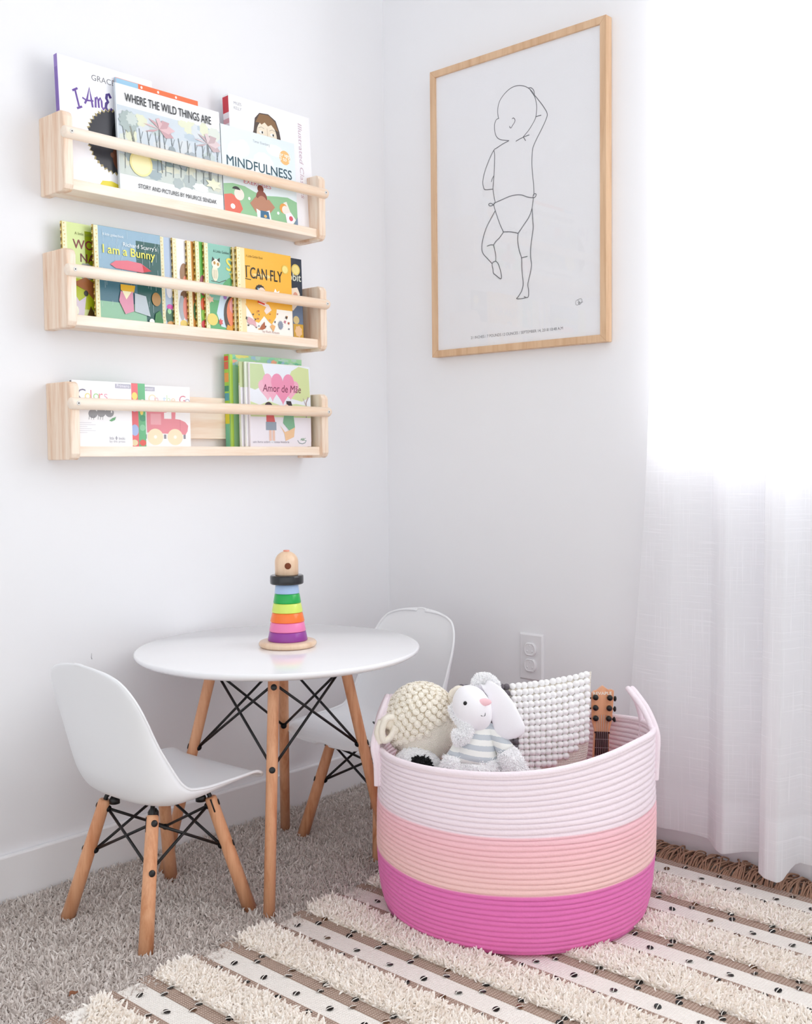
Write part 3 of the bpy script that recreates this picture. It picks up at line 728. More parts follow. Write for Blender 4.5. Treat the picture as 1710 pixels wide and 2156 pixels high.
# bottom ledge
Z3 = .8942; G3 = 'board books on the bottom ledge'
def banner(A, u0, u1, s): A.rect(u0, .905, u1, .975, '#b4b2c2'); A.text(s, (u0+u1)/2, .92, .0095, '#efeef4', align='C', width=(u1-u0)*A.w*.8)
def a_d1(A):
    x = .085; 
    for ch, c in zip('Colors', ['#77748c', '#e8df9a', '#d98a9a', '#a8d49a', '#e88a98', '#e3b0c0']):
        A.text(ch, x, .715, .030 if ch == 'C' else .028, c); x += .118 if ch == 'C' else (.045 if ch == 'l' else (.085 if ch == 'r' else .095))
    banner(A, .72, .995, 'Primero')
    for u in (.33, .47, .61): A.ell(u, .52-.02*(u == .33)+.0, .075, .068, '#9b9ba0', n=24)
    A.ell(.645, .535, .012, .018, '#ffffff'); A.line([(.62, .58), (.63, .64), (.66, .68)], .0006, '#8a8a90'); A.line([(.60, .58), (.595, .64), (.57, .68)], .0006, '#8a8a90')
    for u in (.27, .31, .35, .42, .46, .50): A.line([(u, .47), (u-.01, .41)], .0008, '#77777c')
    A.poly([(.60, .40), (.66, .44), (.72, .46), (.70, .41), (.64, .385)], '#6fae7c')
    for k in range(6): A.line([(.04, .36-.03*k), (.04+.26+.08*math.sin(k*2.1), .36-.03*k)], .0007, '#cfcfd6')
    A.text('little \u2666 books', .60, .105, .009, '#a6a6b0', width=.036); A.text('by the press', .60, .06, .007, '#b6b6be', width=.036)
book('white board book with rainbow-lettered title and grey ant, left end of the bottom ledge', -.978, -.068, Z3, .1355, .131, .007, '#f8f8fb', '#d9d9e2', a_d1, 0.6, G3, [(0, 1, '#e9e9ef'), (.93, .99, '#33333c')])
def strip(c, right):
    def f(A):
        A.rect(0, 0, 1, 1, c)
        for e in right: A.ell(*e)
    return f
book('red board book, a strip with blue butterflies beside the ant book', -.956, -.060, Z3, .1345, .131, .007, '#e86a74', '#e86a74', strip('#e87078', [(.93, .62, .06, .07, '#b9c4e6'), (.93, .26, .07, .09, '#a9bbe6'), (.94, .80, .05, .06, '#f3e07a'), (.92, .06, .06, .05, '#e8d8b0')]), 0.6, G3)
book('green board book, a strip between the red book and the train book', -.934, -.052, Z3, .1355, .132, .007, '#6fbf8c', '#6fbf8c', strip('#6cbd88', [(.95, .70, .05, .05, '#f6f6f6'), (.95, .45, .06, .05, '#4f9f78'), (.94, .30, .05, .05, '#8fd0a8'), (.94, .06, .06, .05, '#e3645c'), (.93, .55, .03, .05, '#f3e07a')]), 0.6, G3)
def a_d4(A):
    banner(A, .10, .34, 'Montessori')
    x = .22
    for ch, c in zip('On the Go', ['#f0e3c0', '#e8c9d0', '', '#c9dff0', '#d4e8cc', '#f0d9c0', '', '#d98a9a', '#c2c2d4']):
        if c: A.text(ch, x, .71, .027, c)
        x += .07 if ch in 't ' else (.11 if ch in 'OG' else .085)
    A.poly([(.18, .23), (.18, .56), (.155, .565), (.155, .60), (.55, .60), (.55, .565), (.50, .56), (.50, .46), (.64, .46), (.64, .60), (.72, .60), (.71, .46), (.80, .45), (.90, .41), (.955, .35), (.94, .26), (.90, .20)], '#e8909c')
    A.rect(.25, .36, .44, .54, '#f0aeb8'); A.line([(.80, .20), (.80, .45)], .0006, '#c9707c'); A.line([(.18, .60), (.55, .60)], .0010, '#c9444c')
    for u in (.33, .70): A.ell(u, .16, .145, .135, '#fbe6c6', n=32); A.ell(u, .16, .03, .028, '#fffaf0')
    for u in (.15, .51, .88): A.rect(u-.02, .13, u+.02, .20, '#8f8f98')
book('white board book with a pink train, beside the empty stretch of the bottom ledge', -.815, -.044, Z3, .137, .130, .007, '#f8f8fa', '#e8e8ee', a_d4, 0.6, G3)
def floral(A):
    A.rect(0, 0, 1, 1, '#a6d8a8'); r_ = random.Random(9)
    for k in range(46): A.ell(r_.random(), .84+.16*r_.random() if k < 34 else r_.random(), .03+.05*r_.random(), .015+.02*r_.random(), r_.choice(['#8fd3b0', '#c6e39a', '#f0a98a', '#9fc4d8', '#e8e07a', '#6fbf9a', '#b9d8c8']), n=12, jag=.15)
    A.rect(0, 0, .045, 1, '#b7da5a')
book('large green floral book, tallest on the bottom ledge', -.560, -.034, Z3, .223, .211, .0155, '#a6d8a8', '#8fc24a', floral, 0.4, G3,
     [(0, 1, '#9fcf4a'), (.0, .25, '#6fc0a0'), (.25, .42, '#d9d43a'), (.50, .58, '#4f9fae'), (.60, .66, '#3f8f6a'), (.70, .80, '#e8a24a'), (.84, .92, '#d96a4a'), (.93, .98, '#e8503c')])
book('thin pale green booklet, directly right of the large floral spine', -.5445, -.0535, Z3, .182, .194, .004, '#c4d0a0', '#c9d3a6', lambda A: A.rect(0, 0, 1, .7, '#e9e6ee'), 0.4, G3, [(0, 1, '#cfd8b0'), (0, .72, '#eae6ee'), (.75, .95, '#a9c070')])
book('thin booklet with white lower spine, tucked behind the pink heart book', -.5345, -.0600, Z3, .182, .194, .004, '#dfe8d4', '#dfe6da', lambda A: A.rect(0, 0, .1, .7, '#f3f1f6'), 0.4, G3, [(0, 1, '#dfe8da'), (0, .70, '#f3f1f6')])
def a_heart(A):
    A.rect(0, 0, 1, 1, '#e9e3ea'); A.rect(0, .36, 1, 1, '#e3e6ee'); A.poly([(0, .36), (0, .54), (.15, .50), (.3, .55), (.5, .50), (.75, .53), (1, .50), (1, .36)], '#cddba6')
    A.poly([(0, .70), (0, .99), (.20, .99), (.25, .85), (.18, .72), (.08, .68)], '#c2d2a0'); A.poly([(.62, .60), (.60, .80), (.68, .93), (.80, .99), (.97, .97), (.99, .62), (.85, .56)], '#cdd79e'); A.line([(.92, .36), (.92, .55), (.96, .62)], .004, '#b0a0a0'); A.line([(.92, .5), (.87, .6)], .002, '#b0a0a0')
    def heart(u, v, s, c, k=1.0):
        pts = []
        for q in range(40):
            t_ = 2*PI*q/40; pts.append((u+s*16*math.sin(t_)**3/16*k, v+s*.95*(13*math.cos(t_)-5*math.cos(2*t_)-2*math.cos(3*t_)-math.cos(4*t_))/16))
        A.poly(pts, c)
    heart(.28, .70, .15, '#e9b4c6'); heart(.66, .71, .14, '#e8a9be'); heart(.36, .74, .20, '#e9a9c0', .8); heart(.53, .73, .225, '#e48fae', .85)
    A.text('Amor de M\u00e3e', .20, .665, .0245, '#7a2c4c', width=.118, bold=.0002, shear=.1)
    A.ell(.29, .455, .075, .085, '#3f2c34'); A.ell(.325, .43, .055, .065, '#edc9b8'); A.poly([(.25, .27), (.25, .39), (.37, .39), (.40, .27)], '#d05a5a'); A.rect(.24, .20, .41, .30, '#8f9aa8'); A.rect(.29, .07, .33, .20, '#e3bfae'); A.rect(.345, .07, .385, .20, '#e3bfae'); A.ell(.34, .055, .05, .018, '#ececf2')
    A.poly([(.58, .56), (.66, .56), (.70, .46), (.69, .33), (.62, .33), (.60, .45)], '#33252c'); A.ell(.585, .46, .05, .06, '#edc9b8'); A.poly([(.52, .29), (.54, .38), (.70, .38), (.72, .24), (.62, .20)], '#7fb28f'); A.poly([(.47, .26), (.55, .18), (.62, .20), (.72, .24), (.70, .12), (.56, .07), (.54, .16)], '#e8bf96')
    A.text('um livro sobre a nossa hist\u00f3ria', .03, .045, .0075, '#8f8a98', width=.11); A.line([(.76, .08), (.79, .045), (.84, .035), (.89, .05), (.91, .08)], .0014, '#6f8a8a'); A.text('ABC', .81, .075, .009, '#5f9a6a')
book('pink heart book with children reading, rounded corners, right end of the bottom ledge', -.5265, -.0665, Z3, .187, .192, .005, '#e9e3ea', '#eee8ee', a_heart, 0.4, G3, round_=.014)

# ------------------------------------------------------------------ framed line drawing on the right wall
fy, fz, fw, fh = -.1821, 1.8339, .5134, .7138
fr = empty('framed_print', (0, fy-fw/2, fz-fh), label='large framed line drawing of a baby seen from behind, on the right wall', cat='framed picture')
mb = MB(); b_ = .0165; dp = .0245; h2 = fw/2
def mitre(m_, y0, y1, z0, z1, mt):
    # four mitred mouldings in the y,z plane, front at x=-dp
    O = [(y0, z0), (y1, z0), (y1, z1), (y0, z1)]; I = [(y0+b_, z0+b_), (y1-b_, z0+b_), (y1-b_, z1-b_), (y0+b_, z1-b_)]
    for k in range(4):
        j = (k+1) % 4
        q = [O[k], O[j], I[j], I[k]]
        vs = [(-dp, a, c) for a, c in q] + [(-.001, a, c) for a, c in q]
        m_.add(vs, [(0, 3, 2, 1), (4, 5, 6, 7), (0, 1, 5, 4), (2, 3, 7, 6), (1, 2, 6, 5), (3, 0, 4, 7)], mt)
mitre(mb, -h2, h2, 0, fh, FRAME_W)
mb.build('frame', fr, bevel=.0008, seg=1)
PAPER = mat('print_paper', (236, 236, 240), rough=0.6, spec=0.3)
LINEI = mat('print_line_ink', (104, 104, 110), rough=0.6)
mb = MB(); mb.box((-.0185, -h2+b_-.002, b_-.002), (-.0165, h2-b_+.002, fh-b_+.002), PAPER)
art = {
'head':[(-0.3939,1.6755),(-0.3916,1.6943),(-0.3962,1.7127),(-0.4076,1.7256),(-0.4248,1.7359),(-0.4418,1.7395),(-0.4586,1.7375),(-0.4753,1.7305),(-0.4894,1.7192),(-0.4987,1.7046),(-0.5047,1.6844),(-0.5046,1.6655),(-0.5017,1.6529),(-0.4937,1.6414),(-0.4818,1.6287),(-0.4661,1.6167)],
'cheek':[(-0.3954,1.6752),(-0.3875,1.6738),(-0.3824,1.6651),(-0.3818,1.6535),(-0.3847,1.6393),(-0.3921,1.6288),(-0.4044,1.6224),(-0.425,1.6166)],
'ear':[(-0.4341,1.6657),(-0.4389,1.6665),(-0.4428,1.6607),(-0.4403,1.6547),(-0.4354,1.65),(-0.4315,1.6454),(-0.4276,1.647),(-0.4272,1.6506)],
'hand':[(-0.4814,1.7264),(-0.4894,1.7249),(-0.4964,1.7183),(-0.4987,1.7103),(-0.4978,1.7056),(-0.494,1.7113),(-0.487,1.7205)],
'armout':[(-0.4987,1.7065),(-0.5103,1.6925),(-0.5242,1.6743),(-0.5347,1.6559),(-0.531,1.6428),(-0.5193,1.6246),(-0.5052,1.6049),(-0.4958,1.5897),(-0.4924,1.5771),(-0.4909,1.5508),(-0.4931,1.5237),(-0.4958,1.5003),(-0.4966,1.4754)],
'elbow':[(-0.5017,1.6555),(-0.5102,1.656),(-0.5181,1.6561)],
'arminner':[(-0.4841,1.6179),(-0.4699,1.6167),(-0.4555,1.6139),(-0.4449,1.6111)],
'armpit':[(-0.4661,1.6175),(-0.4699,1.6121),(-0.4736,1.6064)],
'back':[(-0.425,1.6166),(-0.4068,1.6126),(-0.3895,1.6071),(-0.3795,1.6032),(-0.3668,1.5861),(-0.354,1.5629),(-0.3472,1.5444),(-0.3451,1.5309),(-0.3485,1.5184),(-0.3536,1.5136),(-0.3763,1.5112)],
'side':[(-0.3795,1.6032),(-0.3819,1.591),(-0.3812,1.5676),(-0.3795,1.5444),(-0.3774,1.5251),(-0.3763,1.5112),(-0.3792,1.4934),(-0.383,1.4778)],
'side2':[(-0.3795,1.5432),(-0.3745,1.5367),(-0.3714,1.5294)],
'waist':[(-0.3785,1.477),(-0.401,1.4811),(-0.4256,1.4855),(-0.4451,1.4857),(-0.462,1.4825),(-0.4786,1.475),(-0.4952,1.4707),(-0.5013,1.4727),(-0.5032,1.477),(-0.4995,1.4795),(-0.4952,1.4776),(-0.4943,1.4701)],
'waist2':[(-0.382,1.4764),(-0.3735,1.4727),(-0.3659,1.4731),(-0.3629,1.4772),(-0.3675,1.4788),(-0.3735,1.4766),(-0.3785,1.4719),(-0.3819,1.4615),(-0.3898,1.4406),(-0.3981,1.4216),(-0.4069,1.4046)],
'crotch':[(-0.4069,1.4046),(-0.43,1.4012),(-0.4504,1.3947)],
'crotch2':[(-0.4504,1.3947),(-0.4664,1.4113),(-0.4808,1.4264),(-0.4894,1.4422),(-0.4937,1.4606),(-0.4952,1.4718)],
'leftleg':[(-0.3834,1.4593),(-0.3707,1.4435),(-0.3554,1.4221),(-0.345,1.3978),(-0.3408,1.3765),(-0.3447,1.362),(-0.3574,1.3484),(-0.3724,1.3337)],
'leftleg2':[(-0.4069,1.4038),(-0.3954,1.3926),(-0.3854,1.3861),(-0.3778,1.3777),(-0.3802,1.3671),(-0.3836,1.3509),(-0.3835,1.3382)],
'leftknee':[(-0.3778,1.3777),(-0.3677,1.3791),(-0.3571,1.3774)],
'leftfoot':[(-0.3835,1.3382),(-0.375,1.3362),(-0.3724,1.3306),(-0.3749,1.3203),(-0.3763,1.3103),(-0.3848,1.3033),(-0.3972,1.2943),(-0.4007,1.2974),(-0.3988,1.3095),(-0.3949,1.3218),(-0.39,1.3323),(-0.3835,1.3382)],
'rleg':[(-0.4913,1.4477),(-0.4931,1.4206),(-0.4944,1.4013),(-0.4905,1.3789),(-0.4871,1.3563),(-0.4865,1.3353),(-0.4892,1.3157),(-0.4849,1.2951),(-0.4785,1.2727),(-0.4804,1.257),(-0.4798,1.2435),(-0.475,1.241),(-0.4669,1.2442)],
'rleg2':[(-0.4504,1.3947),(-0.4493,1.3771),(-0.454,1.3531),(-0.4602,1.3357),(-0.461,1.3135),(-0.4628,1.2939),(-0.4647,1.2743),(-0.4607,1.2592),(-0.451,1.2466),(-0.4456,1.2414),(-0.4582,1.24),(-0.4702,1.2407),(-0.475,1.241)],
'rknee':[(-0.4602,1.3357),(-0.4684,1.3365),(-0.4779,1.3372)],
'sig':[(-0.6178,1.2212),(-0.6124,1.218),(-0.6124,1.2106),(-0.6177,1.2093),(-0.6222,1.2144),(-0.6178,1.2204),(-0.6266,1.2221),(-0.6288,1.2163),(-0.6222,1.2096),(-0.6186,1.2155),(-0.6244,1.213),(-0.6315,1.2149)]}
cyf = fy-fw/2; zb = fz-fh
for k, (nm, pts) in enumerate(art.items()):
    wd = .0008 if nm == 'sig' else .0019
    P3_ = smooth_path([(-.0186-.00004*k, a-cyf, c-zb) for a, c in pts], 6); A_ = []; B_ = []
    for i, q in enumerate(P3_):
        tt = P3_[min(i+1, len(P3_)-1)]-P3_[max(i-1, 0)]
        if tt.length < 1e-9: tt = Vector((0, 0, 1))
        tt.normalize(); nn = Vector((0, -tt.z, tt.y))*wd/2; A_.append(q+nn); B_.append(q-nn)
    n_ = len(P3_); mb.add(A_+B_, [(i, i+1, n_+i+1, n_+i) for i in range(n_-1)], LINEI)
vs, fs = text_mesh('21 INCHES / 7 POUNDS 12 OUNCES / SEPTEMBER 14, 2018 10:48 A.M', 0)
x1 = max(p[0] for p in vs); sc_ = .272/x1
mb.add([(-.0187, -.3045-cyf-p[0]*sc_, 1.1572-zb+p[1]*.0095) for p in vs], fs, LINEI)
mb.build('print', fr)
MB().box((-.0208, -h2+b_-.002, b_-.002), (-.0200, h2-b_+.002, fh-b_+.002), GLASS).build('glazing', fr)

# ------------------------------------------------------------------ wall outlet
ou = empty('wall_outlet', (0, -.4379-.035, .4382-.1143), label='white double wall outlet with safety caps, low on the right wall', cat='wall outlet')
OUTL = mat('outlet_plastic', (232, 231, 234), rough=0.35)
mb = MB(); vs = []
for x_, s_ in ((0, 0), (-.002, 0), (-.0062, .004)):
    vs += [(x_, -.035+s_, s_), (x_, .035-s_, s_), (x_, .035-s_, .1143-s_), (x_, -.035+s_, .1143-s_)]
fs = [(8, 9, 10, 11), (0, 3, 2, 1)]
for l in range(2):
    for k in range(4): j = (k+1) % 4; fs.append((l*4+k, l*4+j, (l+1)*4+j, (l+1)*4+k))
mb.add(vs, fs, OUTL); mb.build('cover_plate', ou, bevel=.0008)
for zc in (.0375, .0765):
    mb = MB(); pts = []
    for k in range(32):
        a = 2*PI*k/32; rr = .0172; y_ = rr*math.cos(a); z_ = max(-.0155, min(.0155, rr*1.05*math.sin(a))); pts.append((y_, z_))
    n_ = 32
    vs = [(-.006, a, zc+c) for a, c in pts] + [(-.0105, a, zc+c) for a, c in pts] + [(-.0118, a*.88, zc+c*.88) for a, c in pts] + [(-.0108, a*.74, zc+c*.74) for a, c in pts]
    fs = [(l*n_+k, l*n_+(k+1) % n_, (l+1)*n_+(k+1) % n_, (l+1)*n_+k) for l in range(3) for k in range(n_)] + [tuple(3*n_+k for k in range(n_))]
    mb.add(vs, fs, OUTL, False)
    for a in (PI/2, PI/2+2.1, PI/2-2.1):
        c_ = (-.0106, .0088*math.cos(a), zc+.0088*math.sin(a)); mb.ball(c_, (.0016, .0022, .0028), OUTL, 12, 8)
    mb.build('safety_cap', ou)

# ------------------------------------------------------------------ curtain
cm = bpy.data.materials.new('sheer_linen'); cm.use_nodes = True; t = cm.node_tree; t.nodes.clear()
o_ = t.nodes.new('ShaderNodeOutputMaterial'); tr = t.nodes.new('ShaderNodeBsdfTransparent'); df = t.nodes.new('ShaderNodeBsdfDiffuse'); tl = t.nodes.new('ShaderNodeBsdfTranslucent')
df.inputs[0].default_value = lin((250, 250, 252)); tl.inputs[0].default_value = lin((250, 250, 252))
m1 = t.nodes.new('ShaderNodeMixShader'); m1.inputs[0].default_value = 0.42; m2 = t.nodes.new('ShaderNodeMixShader')
tcn = t.nodes.new('ShaderNodeTexCoord'); outs = []
for sc3 in ((1, 620, 7), (1, 9, 520)):
    mp = t.nodes.new('ShaderNodeMapping'); mp.inputs['Scale'].default_value = sc3; nz = t.nodes.new('ShaderNodeTexNoise'); nz.inputs['Scale'].default_value = 1.0; nz.inputs['Detail'].default_value = 1
    rp = t.nodes.new('ShaderNodeMapRange'); rp.inputs['From Min'].default_value = .60; rp.inputs['From Max'].default_value = .74
    t.links.new(tcn.outputs['Object'], mp.inputs[0]); t.links.new(mp.outputs[0], nz.inputs['Vector']); t.links.new(nz.outputs['Fac'], rp.inputs['Value']); outs.append(rp)
mxm = t.nodes.new('ShaderNodeMath'); mxm.operation = 'MAXIMUM'; t.links.new(outs[0].outputs[0], mxm.inputs[0]); t.links.new(outs[1].outputs[0], mxm.inputs[1])
op = t.nodes.new('ShaderNodeMapRange'); op.inputs['To Min'].default_value = 0.84; op.inputs['To Max'].default_value = 0.95
t.links.new(mxm.outputs[0], op.inputs['Value']); t.links.new(op.outputs[0], m2.inputs[0])
t.links.new(df.outputs[0], m1.inputs[1]); t.links.new(tl.outputs[0], m1.inputs[2]); t.links.new(tr.outputs[0], m2.inputs[1]); t.links.new(m1.outputs[0], m2.inputs[2]); t.links.new(m2.outputs[0], o_.inputs[0])
CURT = cm
CY = [-.765, -.80, -.86, -.92, -.955, -.985, -1.005, -1.04, -1.075, -1.088, -1.092, -1.11, -1.135, -1.145, -1.155, -1.20, -1.26, -1.33, -1.40, -1.47, -1.55]
CX = [-.045, -.048, -.060, -.052, -.042, -.070, -.080, -.062, -.048, -.055, -.108, -.118, -.112, -.085, -.045, -.055, -.085, -.050, -.090, -.050, -.08]
def curtain_x(y, z):
    k = min(1, max(.35, 1-(z-.05)/3.0))
    return -.055 + (interp(-y, [-v for v in CY], CX)+.055)*k - .006*math.sin(y*37+z*1.3)*k - .004*math.sin(z*2.2+y*9)
def curtain_mesh(z0f, z1, mname, parent, off=0.0, nz_=70, mt=None):
    ny = 240; vs = []; fs = []
    for j in range(nz_+1):
        for i in range(ny+1):
            s_ = i/ny; yb = -.765 + (-1.55+.765)*s_
            z0 = z0f(yb); z = z0 + (z1-z0)*j/nz_
            yl = interp(z, [0, .30, .407, .566, .772, .975, 1.225, 1.8, 2.4], [-.758, -.766, -.775, -.790, -.806, -.815, -.833, -.832, -.84])
            wgt = max(0, 1-(-.765-yb)/.22)
            y = yb + (yl+.765)*wgt
            vs.append((curtain_x(yb, z)+off, y, z))
    for j in range(nz_):
        for i in range(ny): a = j*(ny+1)+i; fs.append((a, a+1, a+ny+2, a+ny+1))
    m_ = MB(); m_.add(vs, fs, mt or CURT, True); return m_.build(mname, parent)
def hem_z(y):
    return interp(-y, [.765, .94, .965, 1.0, 1.04, 1.086, 1.090, 1.14, 1.15, 1.55], [.062, .060, .056, .047, .055, .060, .040, .034, .060, .065])
cu = empty('curtain', (0, 0, 0), label='floor-length sheer white linen curtain over the window', cat='curtain')
curtain_mesh(hem_z, 2.42, 'drape', cu)
curtain_mesh(lambda y: hem_z(y)+.001, .155, 'hem', cu, off=.0022, nz_=8)
m_ = MB(); m_.tube([(-.07, -.62, 2.43), (-.07, -2.95, 2.43)], .010, BLACKM, 16); m_.ball((-.07, -.61, 2.43), .018, BLACKM)
rod = m_.build('curtain_rod'); tag(rod, 'black curtain rod above the window', 'curtain rod')
for yy in (-.70, -2.85):
    m_ = MB(); m_.tube([(0, yy, 2.43), (-.07, yy, 2.43)], .006, BLACKM, 10); m_.build('bracket', rod)

# ------------------------------------------------------------------ small chairs and table
def brace(m_, a, b, r=.0028, knob=True):
    m_.tube([a, b], r, BLACKM, 10)
    if knob: m_.ball(a, .0066, BLACKM, 12, 8); m_.ball(b, .0072, BLACKM, 12, 8)
def leg_with_bolts(root, foot, top, rt, rb, fr_, bolt_dir, slot=True):
    m_ = MB(); f = Vector(foot); t_ = Vector(top); ax = (f-t_).normalized()
    m_.tube([t_-ax*.002, t_, t_+ax*.006, t_.lerp(f, .5), f], [rt*.72, rt*.95, rt, (rt+rb)/2, rb], BEECH, 24)
    if slot:
        q = Vector((-bolt_dir.y, bolt_dir.x, 0)); s = q*(rt*.93)*1.0
        for sg in (-1,):
            m_.tube([t_+s*sg+ax*.0, t_+s*sg+ax*.026], .0018, BLACKM, 8)
    L = m_.build('leg', root)
    for k in fr_:
        p = t_.lerp(f, k); r_ = rt+(rb-rt)*k
        bm_ = MB(); nrm = bolt_dir - ax*bolt_dir.dot(ax); nrm.normalize()
        T = Matrix.Translation(p+nrm*(r_-.0008)) @ nrm.to_track_quat('Z', 'Y').to_matrix().to_4x4()
        bm_.lathe([(.0058, 0), (.0062, .0010), (.0050, .0020), (.0008, .0024)], BLACKP, n=18, T=T)
        bm_.build('bolt', L)
    return L

def make_chair(label, loc, rz):
    r = empty('child_chair', loc, (0, 0, rz), label=label, cat='chair', group='white shell chairs at the small table')
    # shell as a grid: s from front lip up to the top of the back, t across
    sk = [0, .03, .1, .25, .4, .5, .6, .7, .8, .9, .96, 1]
    px = [.168, .160, .140, .07, .0, -.055, -.093, -.115, -.128, -.142, -.155, -.165]
    pz = [.248, .257, .263, .256, .244, .239, .252, .290, .350, .425, .477, .513]
    hw = [.088, .112, .129, .137, .140, .140, .138, .134, .131, .127, .125, .124]
    ex = [0, 0, 0, 0, .008, .022, .042, .050, .036, .020, .010, .003]
    ez = [-.006, 0, .008, .016, .028, .038, .040, .026, .012, .003, .0, -.006]
    sks = np.array(sk)
    def sm(s, ys):
        return float(sum(np.interp(min(1, max(0, s+d)), sks, ys)*q for d, q in ((-.03, .25), (0, .5), (.03, .25))))
    ns, nt_ = 120, 28; vs = []; fs = []
    for i in range(ns+1):
        s = .5-.5*math.cos(PI*i/ns); X, Z, Wd, EX, EZ = (sm(s, a) for a in (px, pz, hw, ex, ez))
        if s > .84: Wd = sm(.84, hw)*max(.0012, 1-((s-.84)/.16)**3.1)**(1/3.1)
        if s < .12: Wd = sm(.12, hw)*max(.0012, 1-((.12-s)/.12)**3.6)**(1/3.6)
        for j in range(nt_+1):
            t_ = -1+2*j/nt_; e = abs(t_)**2.6
            top = 0.0
            vs.append((X+EX*e, Wd*math.sin(t_*PI/2*.98)/math.sin(PI/2*.98), Z+EZ*e+top))
    for i in range(ns):
        for j in range(nt_):
            a = i*(nt_+1)+j; fs.append((a, a+1, a+nt_+2, a+nt_+1))
    m_ = MB(); m_.add(vs, fs, SHELL, True)
    edge = [j for j in range(nt_+1)] + [i*(nt_+1)+nt_ for i in range(1, ns+1)] + [ns*(nt_+1)+j for j in range(nt_-1, -1, -1)] + [i*(nt_+1) for i in range(ns-1, 0, -1)]
    rim = [vs[i] for i in edge]
    o = m_.build('shell', r)
    so = o.modifiers.new('solid', 'SOLIDIFY'); so.thickness = .0042; so.offset = 0
    m2_ = MB(); m2_.tube(rim, .0029, SHELL, 10, closed=True); m2_.build('rolled_edge', r)
    # legs: front pair at +x
    feet = {}
    for sx in (1, -1):
        for sy in (1, -1):
            f = (.121*sx, .120*sy, 0.004); t_ = (.067*sx+.002, .073*sy, .225)
            d = Vector((0, -1 if sy < 0 else 1, 0)); d = Vector((sx*.55, sy*.85, 0)).normalized() if False else Vector((0, sy, 0))
            leg_with_bolts(r, f, t_, .0115, .0135, (.055, .42), Vector((-.35, sy, 0)).normalized() if sx < 0 else Vector((.75, sy*.65, 0)).normalized())
            feet[(sx, sy)] = (Vector(f), Vector(t_))
    m_ = MB()
    def pt(k, fr_): f, t_ = feet[k]; p = t_.lerp(f, fr_); c = Vector((0, 0, p.z)); return p + (c-p).normalized()*.011
    cyc = [(1, -1), (1, 1), (-1, 1), (-1, -1)]
    for i in range(4):
        a, b = cyc[i], cyc[(i+1) % 4]
        brace(m_, pt(a, .07), pt(b, .42)); brace(m_, pt(b, .07), pt(a, .42))
    for k in cyc:
        f, t_ = feet[k]
        m_.tube(smooth_path([t_+Vector((0, 0, -.012)), t_+Vector((-k[0]*.002, -k[1]*.003, .008)), t_+Vector((-k[0]*.012, -k[1]*.014, .016)), (0.03*k[0], 0.03*k[1], .236)], 5), .0042, BLACKM, 10)
        m_.lathe([(.010, 0), (.010, .008), (.006, .014)], BLACKP, c=(t_.x-k[0]*.012, t_.y-k[1]*.014, t_.z-.006), n=16)
    m_.build('wire_brace', r)
    return r
make_chair('white shell chair with wooden legs, in front at left of the round table', (-.950, -.284, 0), math.radians(2.5))
make_chair('white shell chair with wooden legs, behind the round table in the corner', (-.366, -.298, 0), math.radians(180))

TX, TY = -.6602, -.3050
tb = empty('round_table', (TX, TY, 0), label='round white child-size table with four splayed wooden legs', cat='table')
m_ = MB(); R_ = .291
m_.lathe([(.02, .4630), (R_-.020, .4630), (R_-.012, .4640), (R_-.003, .4690), (R_, .4722), (R_, .4765), (R_-.0012, .4785), (R_-.003, .4790), (.01, .4790)], LACQ, n=128)
o = m_.build('tabletop', tb)
es = o.modifiers.new('es', 'EDGE_SPLIT'); es.split_angle = math.radians(50)
feet = []
for k, a in enumerate((-135, -45, 45, 135)):
    ca, sa = math.cos(math.radians(a)), math.sin(math.radians(a)); ox, oy = .006, .020
    f = (ox+.238*ca, oy+.238*sa, .004); t_ = (.130*ca, .130*sa, .462)
    leg_with_bolts(tb, f, t_, .0112, .0112, (.085, .42), Vector((ca*.2-.6, sa*.3-.7, 0)).normalized() if k == 0 else Vector((ca, sa, 0)))
    feet.append((Vector(f), Vector(t_)))
m_ = MB()
def tp(k, fr_): f, t_ = feet[k]; p = t_.lerp(f, fr_); c = Vector((0, 0, p.z)); return p + (c-p).normalized()*.010
for i in range(4):
    j = (i+1) % 4; brace(m_, tp(i, .075), tp(j, .42)); brace(m_, tp(j, .075), tp(i, .42))
    m_.tube([tp(i, .045), tp(j, .045)], .0035, BLACKM, 8)
    f, t_ = feet[i]; m_.tube([t_+(Vector((0, 0, t_.z))-t_).normalized()*.012+Vector((0, 0, -.02)), t_+(Vector((0, 0, t_.z))-t_).normalized()*.03+Vector((0, 0, -.001))], .004, BLACKM, 8)
m_.build('wire_brace', tb)

# ------------------------------------------------------------------ stacking toy
toy = empty('stacking_toy', (-.648, -.320, .4791), label='rainbow ring stacking toy with black brim and wooden head, on the round table', cat='toy')
m_ = MB(); m_.lathe([(.050, 0), (.056, .001), (.0595, .0045), (.0595, .0085), (.057, .0118), (.052, .0130), (.005, .0130)], MAPLE, n=64); m_.build('base', toy)
rings = [('#93389a', .0410, .0375), ('#ee7fb4', .0378, .0342), ('#f8782c', .0352, .0312), ('#d6e86a', .0318, .0285), ('#12a84a', .0285, .0255), ('#a9c3e6', .0256, .0232)]
z = .0131; names = ['purple', 'pink', 'orange', 'yellow green', 'green', 'light blue']
for (c, rb_, rt_), nm in zip(rings, names):
    m_ = MB(); hh = .0192; e = .0013
    m_.lathe([(.006, 0), (rb_-e, 0), (rb_-.0002, .0008), (rb_, e*1.3), (rt_+.0004, hh-e*1.5), (rt_-.0003, hh-.0008), (rt_-e, hh), (.006, hh)], mat('toy_paint_'+nm.replace(' ', '_'), c, rough=.28, coat=.35), n=56)
    o = m_.build('ring', toy); o.location = (0, 0, z); o['label'] = nm+' ring'; z += hh+.0002
